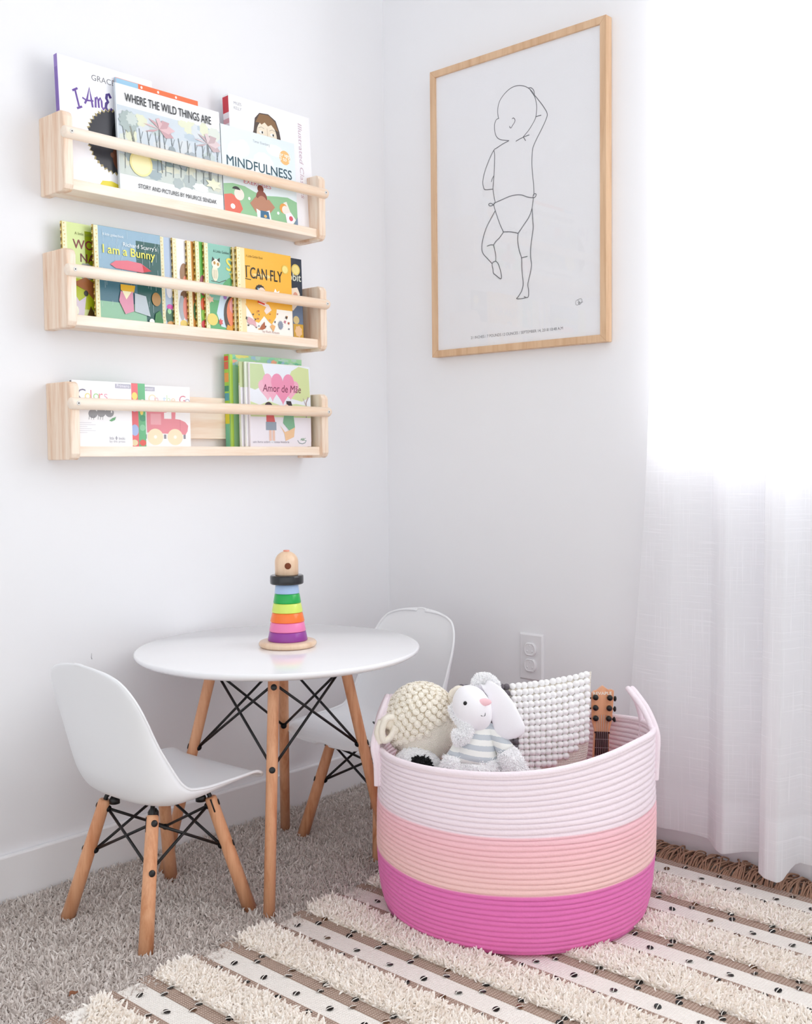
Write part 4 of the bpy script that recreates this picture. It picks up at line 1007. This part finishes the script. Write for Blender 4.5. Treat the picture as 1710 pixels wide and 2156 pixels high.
m_ = MB(); m_.lathe([(.006, 0), (.0325, 0), (.0342, .0015), (.0345, .004), (.0345, .0150), (.0338, .0175), (.0320, .0185), (.006, .0185)], mat('toy_paint_black', (22, 22, 26), rough=.22, coat=.5), n=56)
o = m_.build('brim', toy); o.location = (0, 0, z); o['label'] = 'black brim ring'; z += .0187
m_ = MB(); prof = [(.006, 0), (.0232, 0), (.0242, .0012), (.0242, .026)] + [(.0242*math.cos(a), .026+.0230*math.sin(a)) for a in np.linspace(.1, 1.38, 12)]
m_.lathe(prof, MAPLE, n=48); hd = m_.build('head', toy); hd.location = (0, 0, z); z_head = z
m_ = MB(); m_.lathe([(.0052, .0), (.0064, .0012), (.0068, .0025), (.0055, .0032)], mat('toy_peg', (236, 160, 140), rough=.3), n=20, c=(0, 0, .0478)); m_.build('peg_tip', hd)
m_ = MB(); dv = Vector((-.9397, -.5, 0)).normalized(); dv = Vector((-1.458+.28, -1.66, .18)).normalized()
pz_ = Vector((dv.x*.0240, dv.y*.0240, .0200))
T = Matrix.Translation(pz_) @ Vector((dv.x, dv.y, 0.02)).to_track_quat('Z', 'Y').to_matrix().to_4x4()
m_.lathe([(.0068, -.0008), (.0076, .0004), (.0070, .0008), (.0060, -.0010), (.0045, -.004)], MAPLE, n=24, T=T)
m_.lathe([(.0068, -.0005), (.0064, .0007), (.002, .00075)], mat('drilled_hole', (120, 62, 36), rough=.8), n=20, T=T)
m_.build('hole', hd)

# ------------------------------------------------------------------ rope basket
BC = Vector((-.46, -.757, 0)); BR = Vector((.6716, -.7409, 0)); BD = Vector((.7409, .6716, 0))
BASE = .0095
def bpos(X, Y, Z): return BC + BR*X + BD*Y + Vector((0, 0, Z))
BROT = math.atan2(BR.y, BR.x)
bk = empty('rope_basket', (BC.x, BC.y, 0), (0, 0, BROT), label='large coiled rope basket shading from white to pink to magenta, filled with toys', cat='basket')
def rope(name, shift=0.0):
    m = bpy.data.materials.new(name); m.use_nodes = True; t = m.node_tree; b = t.nodes['Principled BSDF']
    b.inputs['Roughness'].default_value = .85; b.inputs['Specular IOR Level'].default_value = .15; b.inputs['Sheen Weight'].default_value = .15
    tcn = t.nodes.new('ShaderNodeTexCoord'); s_ = t.nodes.new('ShaderNodeSeparateXYZ'); t.links.new(tcn.outputs['Object'], s_.inputs[0])
    mr = t.nodes.new('ShaderNodeMapRange'); mr.inputs['From Min'].default_value = 0; mr.inputs['From Max'].default_value = .4
    t.links.new(s_.outputs['Z'], mr.inputs['Value'])
    cr = t.nodes.new('ShaderNodeValToRGB'); cr.color_ramp.interpolation = 'LINEAR'
    el = cr.color_ramp.elements; el[0].position = 0; el[0].color = lin((238, 128, 190)); el[1].position = 1; el[1].color = lin((247, 234, 241))
    for p_, c_ in ((.300, (232, 122, 188)), (.304, (248, 206, 202)), (.50, (250, 198, 206)), (.553, (249, 200, 210)), (.557, (244, 226, 234)), (.62, (247, 232, 240))):
        e = el.new(p_); e.color = lin(c_)
    t.links.new(mr.outputs[0], cr.inputs['Fac']); t.links.new(cr.outputs[0], b.inputs['Base Color'])
    # zigzag stitch dimples
    mp = t.nodes.new('ShaderNodeMapping'); mp.inputs['Scale'].default_value = (1, 1, 1)
    vz = t.nodes.new('ShaderNodeTexVoronoi'); vz.inputs['Scale'].default_value = 240; nz = t.nodes.new('ShaderNodeTexNoise'); nz.inputs['Scale'].default_value = 600
    ad = t.nodes.new('ShaderNodeMath'); ad.operation = 'ADD'; bn = t.nodes.new('ShaderNodeBump'); bn.inputs['Strength'].default_value = .35; bn.inputs['Distance'].default_value = .0012
    t.links.new(tcn.outputs['Object'], vz.inputs['Vector']); t.links.new(tcn.outputs['Object'], nz.inputs['Vector'])
    t.links.new(vz.outputs['Distance'], ad.inputs[0]); t.links.new(nz.outputs['Fac'], ad.inputs[1]); t.links.new(ad.outputs[0], bn.inputs['Height']); t.links.new(bn.outputs[0], b.inputs['Normal'])
    return m
ROPE = rope('cotton_rope')
RA = [0, 14, 33, 60, 90, 120, 150, 190, 222, 250, 267, 285, 305, 322, 340, 360]
RZ = [.337, .331, .320, .314, .310, .308, .307, .307, .3125, .3155, .3195, .327, .340, .350, .346, .337]
RR = [.268, .268, .262, .256, .252, .252, .258, .264, .262, .262, .262, .262, .262, .262, .266, .268]
def rimz(a): a = math.degrees(a) % 360; return sum(interp((a+d) % 360, RA, RZ) for d in (-6, 0, 6))/3
def rimr(a): a = math.degrees(a) % 360; return sum(interp((a+d) % 360, RA, RR) for d in (-6, 0, 6))/3
def body_r(a, z):
    r = interp(z, [0, .004, .012, .03, .06, .12, .19, .25, .32], [.236, .248, .2545, .259, .263, .267, .267, .265, .262])
    k = max(0, min(1, (z-.20)/.10)); k = k*k*(3-2*k)
    r = r*(1-k)+rimr(a)*k
    return r + .0015*math.sin(a*3+z*9) + .001*math.sin(a*7-z*20)
NC = 34; NA = 176; PIT = .0094
def basket_wall(inner):
    vs = []; rows = 0; sub_ = 7
    for c in range(NC):
        for q in range(sub_):
            ph = q/(sub_-1) if c == NC-1 else q/sub_
            zz = (c+ph)*.32/NC
            bul = .0036*math.sqrt(max(0, 1-(2*ph-1)**2))
            for k in range(NA):
                a = 2*PI*k/NA + 0.0
                z = zz if zz < .20 else .20+(zz-.20)*(rimz(a)-.20)/.12
                z += .0006*math.sin(a*5+c*1.7)
                r = body_r(a, z) - .0036 + (bul if not inner else -bul-.0022)
                vs.append((r*math.cos(a), r*math.sin(a), z+BASE))
            rows += 1
    fs = []
    for i in range(rows-1):
        for k in range(NA):
            j = (k+1) % NA; f = (i*NA+k, i*NA+j, (i+1)*NA+j, (i+1)*NA+k); fs.append(f if not inner else f[::-1])
    return vs, fs, rows
m_ = MB(); vs, fs, rows = basket_wall(False); m_.add(vs, fs, ROPE, True); vs2, fs2, rows = basket_wall(True); m_.add(vs2, fs2, ROPE, True)
# coiled floor of the basket
prof = [(max(.004, r_), .004+BASE+.0022*abs(math.sin(r_*PI/PIT))) for r_ in np.arange(.002, .246, PIT/6)]
m_.lathe(prof, ROPE, n=96); m_.lathe([(.01, BASE), (.238, BASE+.0002), (.25, BASE+.004)], ROPE, n=96)
m_.build('body', bk)
m_ = MB(); path = []
for k in range(NA):
    a = 2*PI*k/NA; z = rimz(a); r = body_r(a, z)-.0040; path.append((r*math.cos(a), r*math.sin(a), z+BASE-.0005))
m_.tube(path, .0058, ROPE, 14, closed=True); m_.build('rim', bk)
STITCH = mat('red_stitch', (176, 74, 104), rough=.8)
def handle(sx, top, pts):
    m_ = MB(); P_ = smooth_path(pts, 10)
    for off in (-.0052, .0052):
        path = []
        for i, q in enumerate(P_):
            tt = (P_[min(i+1, len(P_)-1)]-P_[max(i-1, 0)]).normalized(); sd = tt.cross(Vector((0, 1, 0)))
            if sd.length < .2: sd = Vector((sx, 0, 0))
            sd.normalize(); path.append(q+Vector((0, 1, 0)).cross(tt).normalized()*0)
        m_.tube([q + Vector((off*.75, 0, 0)) for q in P_], [.0055]*len(P_), ROPE, 12)
    return m_
lh = handle(-1, 0, [(-.259, -.055, .250), (-.260, -.055, .29), (-.265, -.054, .325), (-.257, -.045, .362), (-.243, -.025, .398), (-.239, 0, .404), (-.241, .025, .398), (-.255, .045, .362), (-.262, .054, .325), (-.259, .055, .29), (-.257, .055, .250)])
lh.tube([(-.2505, -.0615, .252), (-.2512, -.0605, .305)], .0007, STITCH, 6)
lh.build('handle', bk)
rh = handle(1, 0, [(.256, -.062, .258), (.258, -.062, .300), (.259, -.058, .345), (.246, -.040, .385), (.229, -.016, .412), (.226, .004, .416), (.233, .022, .408), (.251, .042, .380), (.262, .052, .340), (.261, .055, .300), (.259, .055, .262)])
rh.tube([(.2465, -.069, .262), (.2472, -.068, .315)], .0007, STITCH, 6)
rh.build('handle', bk)

# toys live in the basket's own axes: x to the right, y away, z up
def in_basket(name, X, Y, Z, rz=0.0, **kw): return empty(name, tuple(bpos(X, Y, Z)), (0, 0, BROT+rz), **kw)

# --- knitted sheep, cream, face pointing down to the right
KNIT = mat('cream_knit', (246, 239, 226), rough=.9, spec=.1, bump=(420, .6, .0012), sheen=.2)
KNITF = None
def fine_knit():
    m = bpy.data.materials.new('fine_cream_knit'); m.use_nodes = True; t = m.node_tree; b = t.nodes['Principled BSDF']
    b.inputs['Base Color'].default_value = lin((246, 239, 226)); b.inputs['Roughness'].default_value = .9; b.inputs['Specular IOR Level'].default_value = .1
    tcn = t.nodes.new('ShaderNodeTexCoord'); mp = t.nodes.new('ShaderNodeMapping'); mp.inputs['Rotation'].default_value = (0, .5, 0)
    w1 = t.nodes.new('ShaderNodeTexWave'); w1.bands_direction = 'Z'; w1.inputs['Scale'].default_value = 130; w1.inputs['Distortion'].default_value = 1.5; w1.inputs['Detail'].default_value = 2; w1.inputs['Detail Scale'].default_value = 3
    w2 = t.nodes.new('ShaderNodeTexWave'); w2.bands_direction = 'X'; w2.inputs['Scale'].default_value = 110; w2.inputs['Distortion'].default_value = 1
    mu = t.nodes.new('ShaderNodeMath'); mu.operation = 'MULTIPLY'; bn = t.nodes.new('ShaderNodeBump'); bn.inputs['Strength'].default_value = .8; bn.inputs['Distance'].default_value = .0012
    t.links.new(tcn.outputs['Object'], mp.inputs[0]); t.links.new(mp.outputs[0], w1.inputs[0]); t.links.new(mp.outputs[0], w2.inputs[0]); t.links.new(w1.outputs['Fac'], mu.inputs[0]); t.links.new(w2.outputs['Fac'], mu.inputs[1]); t.links.new(mu.outputs[0], bn.inputs['Height']); t.links.new(bn.outputs[0], b.inputs['Normal'])
    return m
KNITF = fine_knit()
sh = in_basket('plush_sheep', -.178, -.02, BASE+.012, label='cream knitted sheep plush, upside down at the left of the basket', cat='plush toy')
HC = Vector((0, 0, .343)); 
def sheep_r(d):
    # egg shape, longer toward the muzzle (down, slightly right, toward the viewer)
    mz = Vector((.42, -.25, -.87)).normalized(); c = max(0, d.dot(mz)); return 1+.22*c**2.2
m_ = MB(); m_.ball(HC, (.066, .061, .068), KNITF, 48, 30, fn=sheep_r); m_.build('head', sh)
m_ = MB(); m_.ball((0, .02, .215), (.062, .066, .10), KNITF, 36, 20, fn=lambda d: 1)
for sx, sy in ((-.03, -.03), (.03, -.03), (-.03, .06), (.03, .06)):
    m_.tube([(sx, sy, .16), (sx*1.2, sy*1.1, .08), (sx*1.25, sy*1.15, .02)], [.018, .016, .015], KNITF, 14)
m_.build('body', sh)
m_ = MB(); rr_ = random.Random(2); mz = Vector((.42, -.25, -.87)).normalized(); n_p = 0
NP = 360
for k in range(NP):
    zz = 1-2*(k+.5)/NP; a = k*2.39996; r_ = math.sqrt(1-zz*zz); d = Vector((r_*math.cos(a), r_*math.sin(a), zz))
    if d.dot(mz) > .40 + .06*math.sin(a*3): continue
    p = HC + Vector((d.x*.067, d.y*.063, d.z*.070)); T = Matrix.Translation(p) @ d.to_track_quat('Z', 'Y').to_matrix().to_4x4() @ Matrix.Rotation(rr_.uniform(0, 3), 4, 'Z')
    s_ = rr_.uniform(.85, 1.15)
    m_.ball((0, 0, 0), (.0078*s_, .0060*s_, .0048), KNIT, 10, 7, T=T, fn=lambda q: 1+.10*math.sin(q.x*9))
    # loop of yarn beside each puff
    m_.tube([T @ Vector((.0062*math.cos(b), .0050*math.sin(b), .0032+.001*math.sin(3*b))) for b in np.linspace(0, 5.2, 10)], .0011, KNIT, 5)
m_.build('crochet_curls', sh)
m_ = MB()
for k in range(40):   # hem of the curls around the face
    pass
m_ = MB()
for q0, q1, q2 in (((-.052, -.012, .362), (-.078, -.030, .345), (-.074, -.034, .312)),):
    m_.ball((-.056, -.032, .349), (.022, .010, .015), KNIT, 18, 12); m_.tube(smooth_path([(-.050, -.040, .360), (-.066, -.044, .357), (-.074, -.044, .335), (-.070, -.042, .316), (-.056, -.042, .325), (-.048, -.043, .345)], 6), [.0062]*31, KNIT, 10)
    m_.tube(smooth_path([(-.075, -.036, .352), (-.082, -.036, .330), (-.076, -.034, .310)], 6), .007, KNIT, 10)
m_.build('ear', sh)
m_ = MB(); m_.ball((.066, -.02, .392), (.016, .012, .018), KNIT, 18, 12); m_.tube(smooth_path([(.058, -.03, .395), (.066, -.034, .410), (.080, -.034, .408), (.082, -.034, .394)], 6), .0058, KNIT, 10); m_.build('ear', sh)
NZ = HC + Vector((mz.x*.066, mz.y*.061, mz.z*.068))*1.22
m_ = MB()
for a, b in (((-.006, -.020, .010), (.004, -.022, .006)), ((.014, -.020, .014), (.024, -.012, .026)), ((.014, -.020, .014), (.022, -.018, .012)), ((.024, -.012, .026), (.027, -.010, .032))):
    m_.tube([NZ+Vector(a), NZ+Vector(b)], .0012, BLACKP, 6)
m_.build('muzzle_stitch', sh)

# --- black and white plush, low at the left rim
WFUR = tint('white_fur', (255, 255, 255), (248, 247, 249), sheen=.3, thin=0)
BFUR = tint('black_fur', (24, 24, 26), (40, 40, 44), sheen=.1, thin=0)
WSKIN = mat('white_plush_cloth', (252, 251, 252), rough=.95, spec=.1, sheen=.3)
pd = in_basket('plush_animal', -.189, -.070, BASE+.018, label='white fuzzy plush with a curved black eye patch, low by the left front rim', cat='plush toy')
m_ = MB(); m_.ball((0, 0, .238), (.050, .046, .060), WSKIN, 32, 20); m_.ball((.01, .01, .13), (.05, .045, .10), WSKIN, 28, 16); m_.build('body', pd)
mm = MB(); mm.ball((0, 0, .238), (.050, .046, .060), WSKIN, 40, 26)
P, Nn = surf_samples(mm, 20000, keep=lambda P: P[:, 2] > .20)
Dd = Nn*.55 + rng.normal(0, .24, Nn.shape) + np.array([0.35, 0, -.45])
px_, pz_2 = P[:, 0], P[:, 2]
# curved patch: an arc band on the camera-facing side
rad_ = np.hypot(px_-.003, pz_2-.2625)
arc = (P[:, 1] < 0) & (rad_ > .0145) & (rad_ < .0265) & (px_ > -.009) & (pz_2 > .252)
lump = (P[:, 1] < 0) & (np.hypot(px_-.002, pz_2-.280) < .009)
blk = arc
tufts('fur', P[~blk], Dd[~blk], rng.uniform(.003, .006, (~blk).sum()), rng.uniform(.0007, .0013, (~blk).sum()), WFUR, pd)
o = tufts('eye_patch', P[blk], Dd[blk], rng.uniform(.006, .009, blk.sum()), rng.uniform(.0014, .0021, blk.sum()), BFUR, pd); o['label'] = 'curved black fur patch'
m_ = MB(); m_.ball((.008, .012, .302), (.013, .007, .014), mat('black_plush_cloth', (26, 26, 28), rough=.9), 18, 12); m_.ball((-.002, .016, .297), (.012, .006, .005), MATS['black_plush_cloth'], 18, 10); m_.build('ear', pd)

# --- striped rabbit plush
bn_ = in_basket('plush_rabbit', -.080, -.10, BASE+.0, label='white plush rabbit in a grey striped shirt, sitting in the middle of the basket', cat='plush toy')
VEL = mat('white_velour', (244, 242, 246), rough=.9, spec=.12, sheen=.5, bump=(500, .25, .0005))
def stripes():
    m = bpy.data.materials.new('grey_white_stripes'); m.use_nodes = True; t = m.node_tree; b = t.nodes['Principled BSDF']; b.inputs['Roughness'].default_value = .95; b.inputs['Sheen Weight'].default_value = .3; b.inputs['Specular IOR Level'].default_value = .1
    tcn = t.nodes.new('ShaderNodeTexCoord'); mp = t.nodes.new('ShaderNodeMapping'); mp.inputs['Rotation'].default_value = (0, -.16, 0); s_ = t.nodes.new('ShaderNodeSeparateXYZ')
    mu = t.nodes.new('ShaderNodeMath'); mu.operation = 'MULTIPLY'; mu.inputs[1].default_value = 54.0; fr2 = t.nodes.new('ShaderNodeMath'); fr2.operation = 'FRACT'
    gt = t.nodes.new('ShaderNodeMath'); gt.operation = 'GREATER_THAN'; gt.inputs[1].default_value = .52
    nz = t.nodes.new('ShaderNodeTexNoise'); nz.inputs['Scale'].default_value = 300; ad = t.nodes.new('ShaderNodeMath'); ad.operation = 'MULTIPLY_ADD'; ad.inputs[1].default_value = .10
    mx_ = t.nodes.new('ShaderNodeMix'); mx_.data_type = 'RGBA'; mx_.inputs['A'].default_value = lin((240, 240, 236)); mx_.inputs['B'].default_value = lin((196, 202, 208))
    t.links.new(tcn.outputs['Object'], mp.inputs[0]); t.links.new(mp.outputs[0], s_.inputs[0]); t.links.new(s_.outputs['Z'], mu.inputs[0]); t.links.new(tcn.outputs['Object'], nz.inputs['Vector'])
    t.links.new(nz.outputs['Fac'], ad.inputs[0]); t.links.new(mu.outputs[0], ad.inputs[2]); t.links.new(ad.outputs[0], fr2.inputs[0]); t.links.new(fr2.outputs[0], gt.inputs[0]); t.links.new(gt.outputs[0], mx_.inputs['Factor']); t.links.new(mx_.outputs['Result'], b.inputs['Base Color'])
    return m
STRP = stripes()
def furry(name, mb_, n, parent, keep=None, ln=(.0035, .0075), droop=(0, 0, -.45), wd=(.0007, .0014)):
    P, Nn = surf_samples(mb_, n, keep); D_ = Nn*.5 + rng.normal(0, .24, Nn.shape) + np.array(droop)*1.3
    return tufts(name, P, D_, rng.uniform(*ln, len(P)), rng.uniform(*wd, len(P)), WFUR, parent)
# torso narrow at the neck, wide at the hip
tor = [(.006, 0, .371, .020), (.005, 0, .360, .027), (.002, -.002, .345, .033), (0, -.004, .330, .038), (-.002, -.006, .312, .043), (-.003, -.008, .300, .046)]
m_ = MB(); m_.tube([q[:3] for q in tor], [q[3] for q in tor], STRP, 32, flat=.85, up=(1, 0, 0)); m_.build('striped_shirt', bn_)
low = [(-.003, -.008, .302, .0455), (-.002, -.010, .290, .052), (0, -.012, .272, .056), (0, -.010, .250, .055), (0, -.006, .225, .048), (0, 0, .20, .03)]
m_ = MB(); m_.tube([q[:3] for q in low], [q[3] for q in low], WSKIN, 32, flat=.8, up=(1, 0, 0)); lo_o = m_.build('furry_bottom', bn_); furry('fur', m_, 12000, lo_o, keep=lambda P: P[:, 2] > .24)
for sx in (-1, 1):
    m_ = MB(); m_.tube(smooth_path([(.028*sx, -.01, .225), (.035*sx, -.03, .13), (.036*sx, -.05, .05), (.036*sx, -.075, .022)], 6), [.022]*19, WSKIN, 14); m_.build('leg', bn_)
# head
Rh = Matrix.Translation((-.006, -.006, .398)) @ Matrix.Rotation(math.radians(-24), 4, 'Y')
m_ = MB(); m_.ball((0, 0, 0), (.0345, .033, .0435), VEL, 40, 26, T=Rh, fn=lambda d: 1+.06*max(0, -d.y)+.05*max(0, -d.z)*max(0, d.x+.3)); hd_ = m_.build('head', bn_)
def on_head(X, Z):  # a point on the front of the head near the given x,z
    import itertools
    best = None
    for v in m_.v:
        if v[1] < -.004:
            e = (v[0]-X)**2+(v[2]-Z)**2
            if best is None or e < best[0]: best = (e, v)
    v = best[1]; return Vector((X, v[1], Z))
e1 = on_head(-.020, .414); q_ = MB(); q_.ball(e1, (.0036, .0024, .0038), BLACKP, 14, 10); q_.build('eye', hd_)
PINKN = mat('pink_nose_cloth', (250, 205, 212), rough=.9)
n1_ = on_head(.012, .409); q_ = MB(); 
q_.ball(n1_+Vector((.003, .0022, .0045)), (.0130, .0036, .0085), PINKN, 16, 10, T=None, fn=lambda d: 1-.35*max(0, -d.z)); o = q_.build('nose', hd_); o['label'] = 'pink nose'
q_ = MB(); q_.tube([on_head(.008, .392)+Vector((0, -.0006, 0)), on_head(.012, .390)+Vector((0, -.0006, 0)), on_head(.0155, .391)+Vector((0, -.0006, 0)), on_head(.016, .396)+Vector((0, -.0006, 0))], .0006, BLACKP, 6); q_.build('mouth', hd_)
# ears
ear1 = smooth_path([(.012, .012, .425), (.020, .006, .436), (.036, -.002, .424), (.048, -.012, .398), (.060, -.020, .366), (.066, -.022, .345)], 6)
m_ = MB(); rs = [interp(i/(len(ear1)-1), [0, .15, .35, .6, .85, .95, 1], [.008, .010, .014, .025, .029, .022, .008]) for i in range(len(ear1))]
m_.tube(ear1, rs, VEL, 24, flat=.30, up=(.9, -.25, .35)); m_.build('ear', bn_)
ear2 = smooth_path([(.002, .018, .424), (.008, .022, .440), (.021, .022, .443), (.033, .022, .434), (.038, .022, .418)], 6)
m_ = MB(); m_.tube(ear2, [interp(i/(len(ear2)-1), [0, .3, .8, 1], [.008, .013, .013, .005]) for i in range(len(ear2))], WSKIN, 16, flat=.7); e2 = m_.build('ear', bn_); furry('fur', m_, 3500, e2, ln=(.003, .006), droop=(0, 0, 0))
def arm(pts, rs_, split, n=4200):
    P_ = smooth_path(pts, 6); k = int(len(P_)*split); rr3 = [interp(i/(len(P_)-1), np.linspace(0, 1, len(rs_)), rs_) for i in range(len(P_))]
    a_ = MB(); a_.tube(P_[:k+1], rr3[:k+1], STRP, 20); A_o = a_.build('arm', bn_)
    f_ = MB(); f_.tube(P_[k:], rr3[k:], WSKIN, 20); F_o = f_.build('paw', A_o); furry('fur', f_, n, F_o)
arm([(.022, .0, .362), (.042, -.012, .340), (.060, -.026, .312), (.072, -.034, .278), (.074, -.034, .245)], [.010, .014, .019, .022, .014], .42)
arm([(-.020, -.004, .345), (-.036, -.018, .322), (-.044, -.028, .300), (-.044, -.030, .268), (-.042, -.03, .235)], [.010, .012, .018, .022, .014], .36)
# second small furry paw reaching up beside the sheep
f_ = MB(); f_.tube(smooth_path([(-.042, .004, .398), (-.032, -.012, .384), (-.018, -.026, .368), (-.024, -.032, .354), (-.038, -.030, .350)], 6), [interp(i/24, [0, .5, 1], [.005, .009, .012]) for i in range(25)], WSKIN, 16)
pw = f_.build('raised_paw', bn_); furry('fur', f_, 4200, pw, droop=(0, 0, -.1))
m_ = MB(); m_.box((.050, -.034, .235), (.058, -.032, .268), WSKIN); m_.build('care_tag', bn_)

# --- pompom pillow
pl = in_basket('pompom_pillow', 0.028, .038, BASE+.02, label='pillow covered in white and dark grey pompoms with a woven corner, standing in the basket', cat='pillow')
WOV = weave('woven_wool', (253, 250, 244), (234, 226, 214), 70, 'Z')
def pil(u, v, side):   # u,v in -1..1 ; returns point in pillow axes
    pin = 1-.06*(1-abs(v)**3)*(abs(u)**6); 
    X = .130*u*(1-.05*(1-v*v)) ; Z = .195 + .205*v*(1-.045*(1-u*u)*(1 if v > 0 else .4)) + .010*u*(v > 0)*v*1.3
    if u > 0: X -= .016*max(0, u)*math.exp(-((v+.05)/.22)**2)*u**3
    th = .040*max(0, (1-abs(u)**3.2))**.6*max(0, (1-abs(v)**3.2))**.6
    return Vector((X, (-th if side < 0 else th), Z))
m_ = MB(); n_ = 36
for side in (-1, 1):
    vs = [pil(-1+2*i/n_, -1+2*j/n_, side) for j in range(n_+1) for i in range(n_+1)]
    fs = [(j*(n_+1)+i, j*(n_+1)+i+1, (j+1)*(n_+1)+i+1, (j+1)*(n_+1)+i) for j in range(n_) for i in range(n_)]
    m_.add(vs, fs if side < 0 else [f[::-1] for f in fs], WOV, True)
m_.build('cushion', pl)
POMW = mat('white_wool_felt', (250, 249, 249), rough=.95, spec=.08, sheen=.4, bump=(900, .4, .0006))
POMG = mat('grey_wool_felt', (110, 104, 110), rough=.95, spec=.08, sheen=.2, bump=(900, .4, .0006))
poms = []
du = .01115/.130; dv_ = .0118/.205
v = .985
row = 0
while v > -.25:
    u = -.97
    while u < 1.0:
        X = .130*u; zrow = .195+.205*v
        lim = 1.0 if v > .42 else (1.0-(.42-v)*3.2)
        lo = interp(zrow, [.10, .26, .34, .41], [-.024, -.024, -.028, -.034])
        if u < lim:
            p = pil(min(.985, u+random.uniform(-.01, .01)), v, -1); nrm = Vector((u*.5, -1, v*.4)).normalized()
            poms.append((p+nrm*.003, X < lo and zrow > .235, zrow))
        u += du
    v -= dv_; row += 1
seen = [q for q in poms if q[2] > .225 and q[0].x > -.055]; oth = [q for q in poms if q not in seen]
seen.sort(key=lambda q: q[0].y)
mW = MB(); mW.ball((0, 0, 0), .0069, POMW, 14, 9, fn=lambda d: 1+.03*math.sin(d.x*7+d.z*5)); mG = MB(); mG.ball((0, 0, 0), .0069, POMG, 14, 9)
first = {}
for q in seen[:100]:
    key = q[1]
    if key not in first: o = (mG if key else mW).build('pompom', pl); first[key] = o
    else: o = first[key].copy(); COL.objects.link(o); o.parent = pl
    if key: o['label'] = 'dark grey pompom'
    o.location = q[0]; s_ = random.uniform(.92, 1.06); o.scale = (s_, s_, s_*.95)
m_ = MB()
for q in seen[100:]+oth:
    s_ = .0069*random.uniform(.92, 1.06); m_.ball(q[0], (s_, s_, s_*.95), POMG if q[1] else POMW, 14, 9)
o = m_.build('pompom_cover', pl); o['kind'] = 'stuff'
pl.rotation_euler = (math.radians(-1.0), 0, BROT)

# --- toy guitar
gt_ = in_basket('toy_guitar', .179, .095, BASE-.004, label='toy guitar with orange headstock and black tuners, standing at the right of the basket', cat='toy guitar')
GW = wood('guitar_wood', (242, 178, 136), (222, 148, 104), 'Z', rough=.3, ring=80, coat=.3)
FRET = mat('dark_fretboard', (58, 26, 28), rough=.35)
STEEL = mat('steel_string', (200, 190, 190), rough=.3, metal=.9)
Tg = Matrix.Rotation(math.radians(2.2), 4, 'Y') @ Matrix.Rotation(math.radians(-4), 4, 'X')
m_ = MB()
hp = [(-.0145, .300), (-.0205, .322), (-.0220, .350), (-.0222, .378), (-.0170, .3825), (-.0120, .3835), (-.006, .389), (.0, .3935), (.006, .389), (.012, .385), (.018, .3865), (.0225, .384), (.0215, .350), (.0195, .322), (.0150, .300)]
m_.prism(hp, -.006, .006, GW); gh = m_.build('headstock', gt_, bevel=.0010); gh.matrix_local = Tg
m_ = MB(); A = Art(m_, .05, .1, -.0061, .4, x0=-.025, z0=.29); A.text('REVAPLE', .10, .845, .0085, '#fdf6ea', width=.038, bold=.0003, rot=.04)
m_.box((-.0155, -.0085, .2975), (.0155, -.006, .3005), FRET)
o = m_.build('nut_and_lettering', gh)
for sx in (-1, 1):
    for k, zz in enumerate((.370, .349, .328)):
        q_ = MB(); c_ = (sx*(.0145-.0006*k)-.001, -.0065, zz)
        T = Matrix.Translation(c_) @ Matrix.Rotation(PI/2, 4, 'X')
        q_.lathe([(.0050, 0), (.0058, .002), (.0056, .007), (.0040, .0092)], BLACKP, n=20, T=T); q_.build('string_post', gh)
        q_ = MB(); q_.tube([(sx*.018, .008, zz-.004), (sx*.026, .008, zz-.004)], .0018, BLACKP, 8); q_.ball((sx*.0275, .008, zz-.004), (.0032, .0042, .0058), BLACKP, 14, 10); q_.build('tuning_key', gh)
m_ = MB(); m_.prism([(-.0180, .17), (-.0150, .300), (.0150, .300), (.0180, .17)], -.0045, .009, GW); nk = m_.build('neck', gt_, bevel=.001); nk.matrix_local = Tg
m_ = MB(); m_.prism([(-.0158, .16), (-.0130, .2985), (.0130, .2985), (.0158, .16)], -.0070, -.0045, FRET)
for zz in (.285, .268, .252, .237, .223, .210): m_.box((-.0150, -.0076, zz), (.0150, -.0070, zz+.0008), STEEL)
fb = m_.build('fretboard', nk)
m_ = MB()
for k in range(6):
    a = -.0100+.0040*k; m_.tube([(a*1.05*1.3, -.0088, .10), (a, -.0088, .300), (a*1.3, -.0085, .335)], .00055, STEEL, 6)
o = m_.build('strings', nk)
m_ = MB(); bp = []
for k in range(48):
    a = 2*PI*k/48; zz = math.cos(a); wv = .050+.012*(-zz) - .014*math.exp(-((zz-.15)/.28)**2)
    bp.append((wv*math.sin(a)*(1 if abs(math.sin(a)) > 0 else 0), .085+.080*zz))
m_.prism(bp[::-1], -.006, .034, GW); gb = m_.build('body', gt_, bevel=.002); gb.matrix_local = Tg @ Matrix.Translation((0, 0, .012))

# --- a crumb of dry leaf on the carpet
m_ = MB(); m_.tube(smooth_path([(-.006, 0, 0), (-.001, .002, .0035), (.005, .001, .001), (.008, -.002, .003)], 4), [.0012]*3+[.0030]*6+[.0018]*4, mat('dry_leaf', (132, 84, 58), rough=.8), 8, flat=.35)
lf = m_.build('leaf_crumb'); lf.location = (-1.237, -.461, .0165); tag(lf, 'tiny brown crumb of dry leaf on the grey carpet beside the rug', 'leaf crumb')
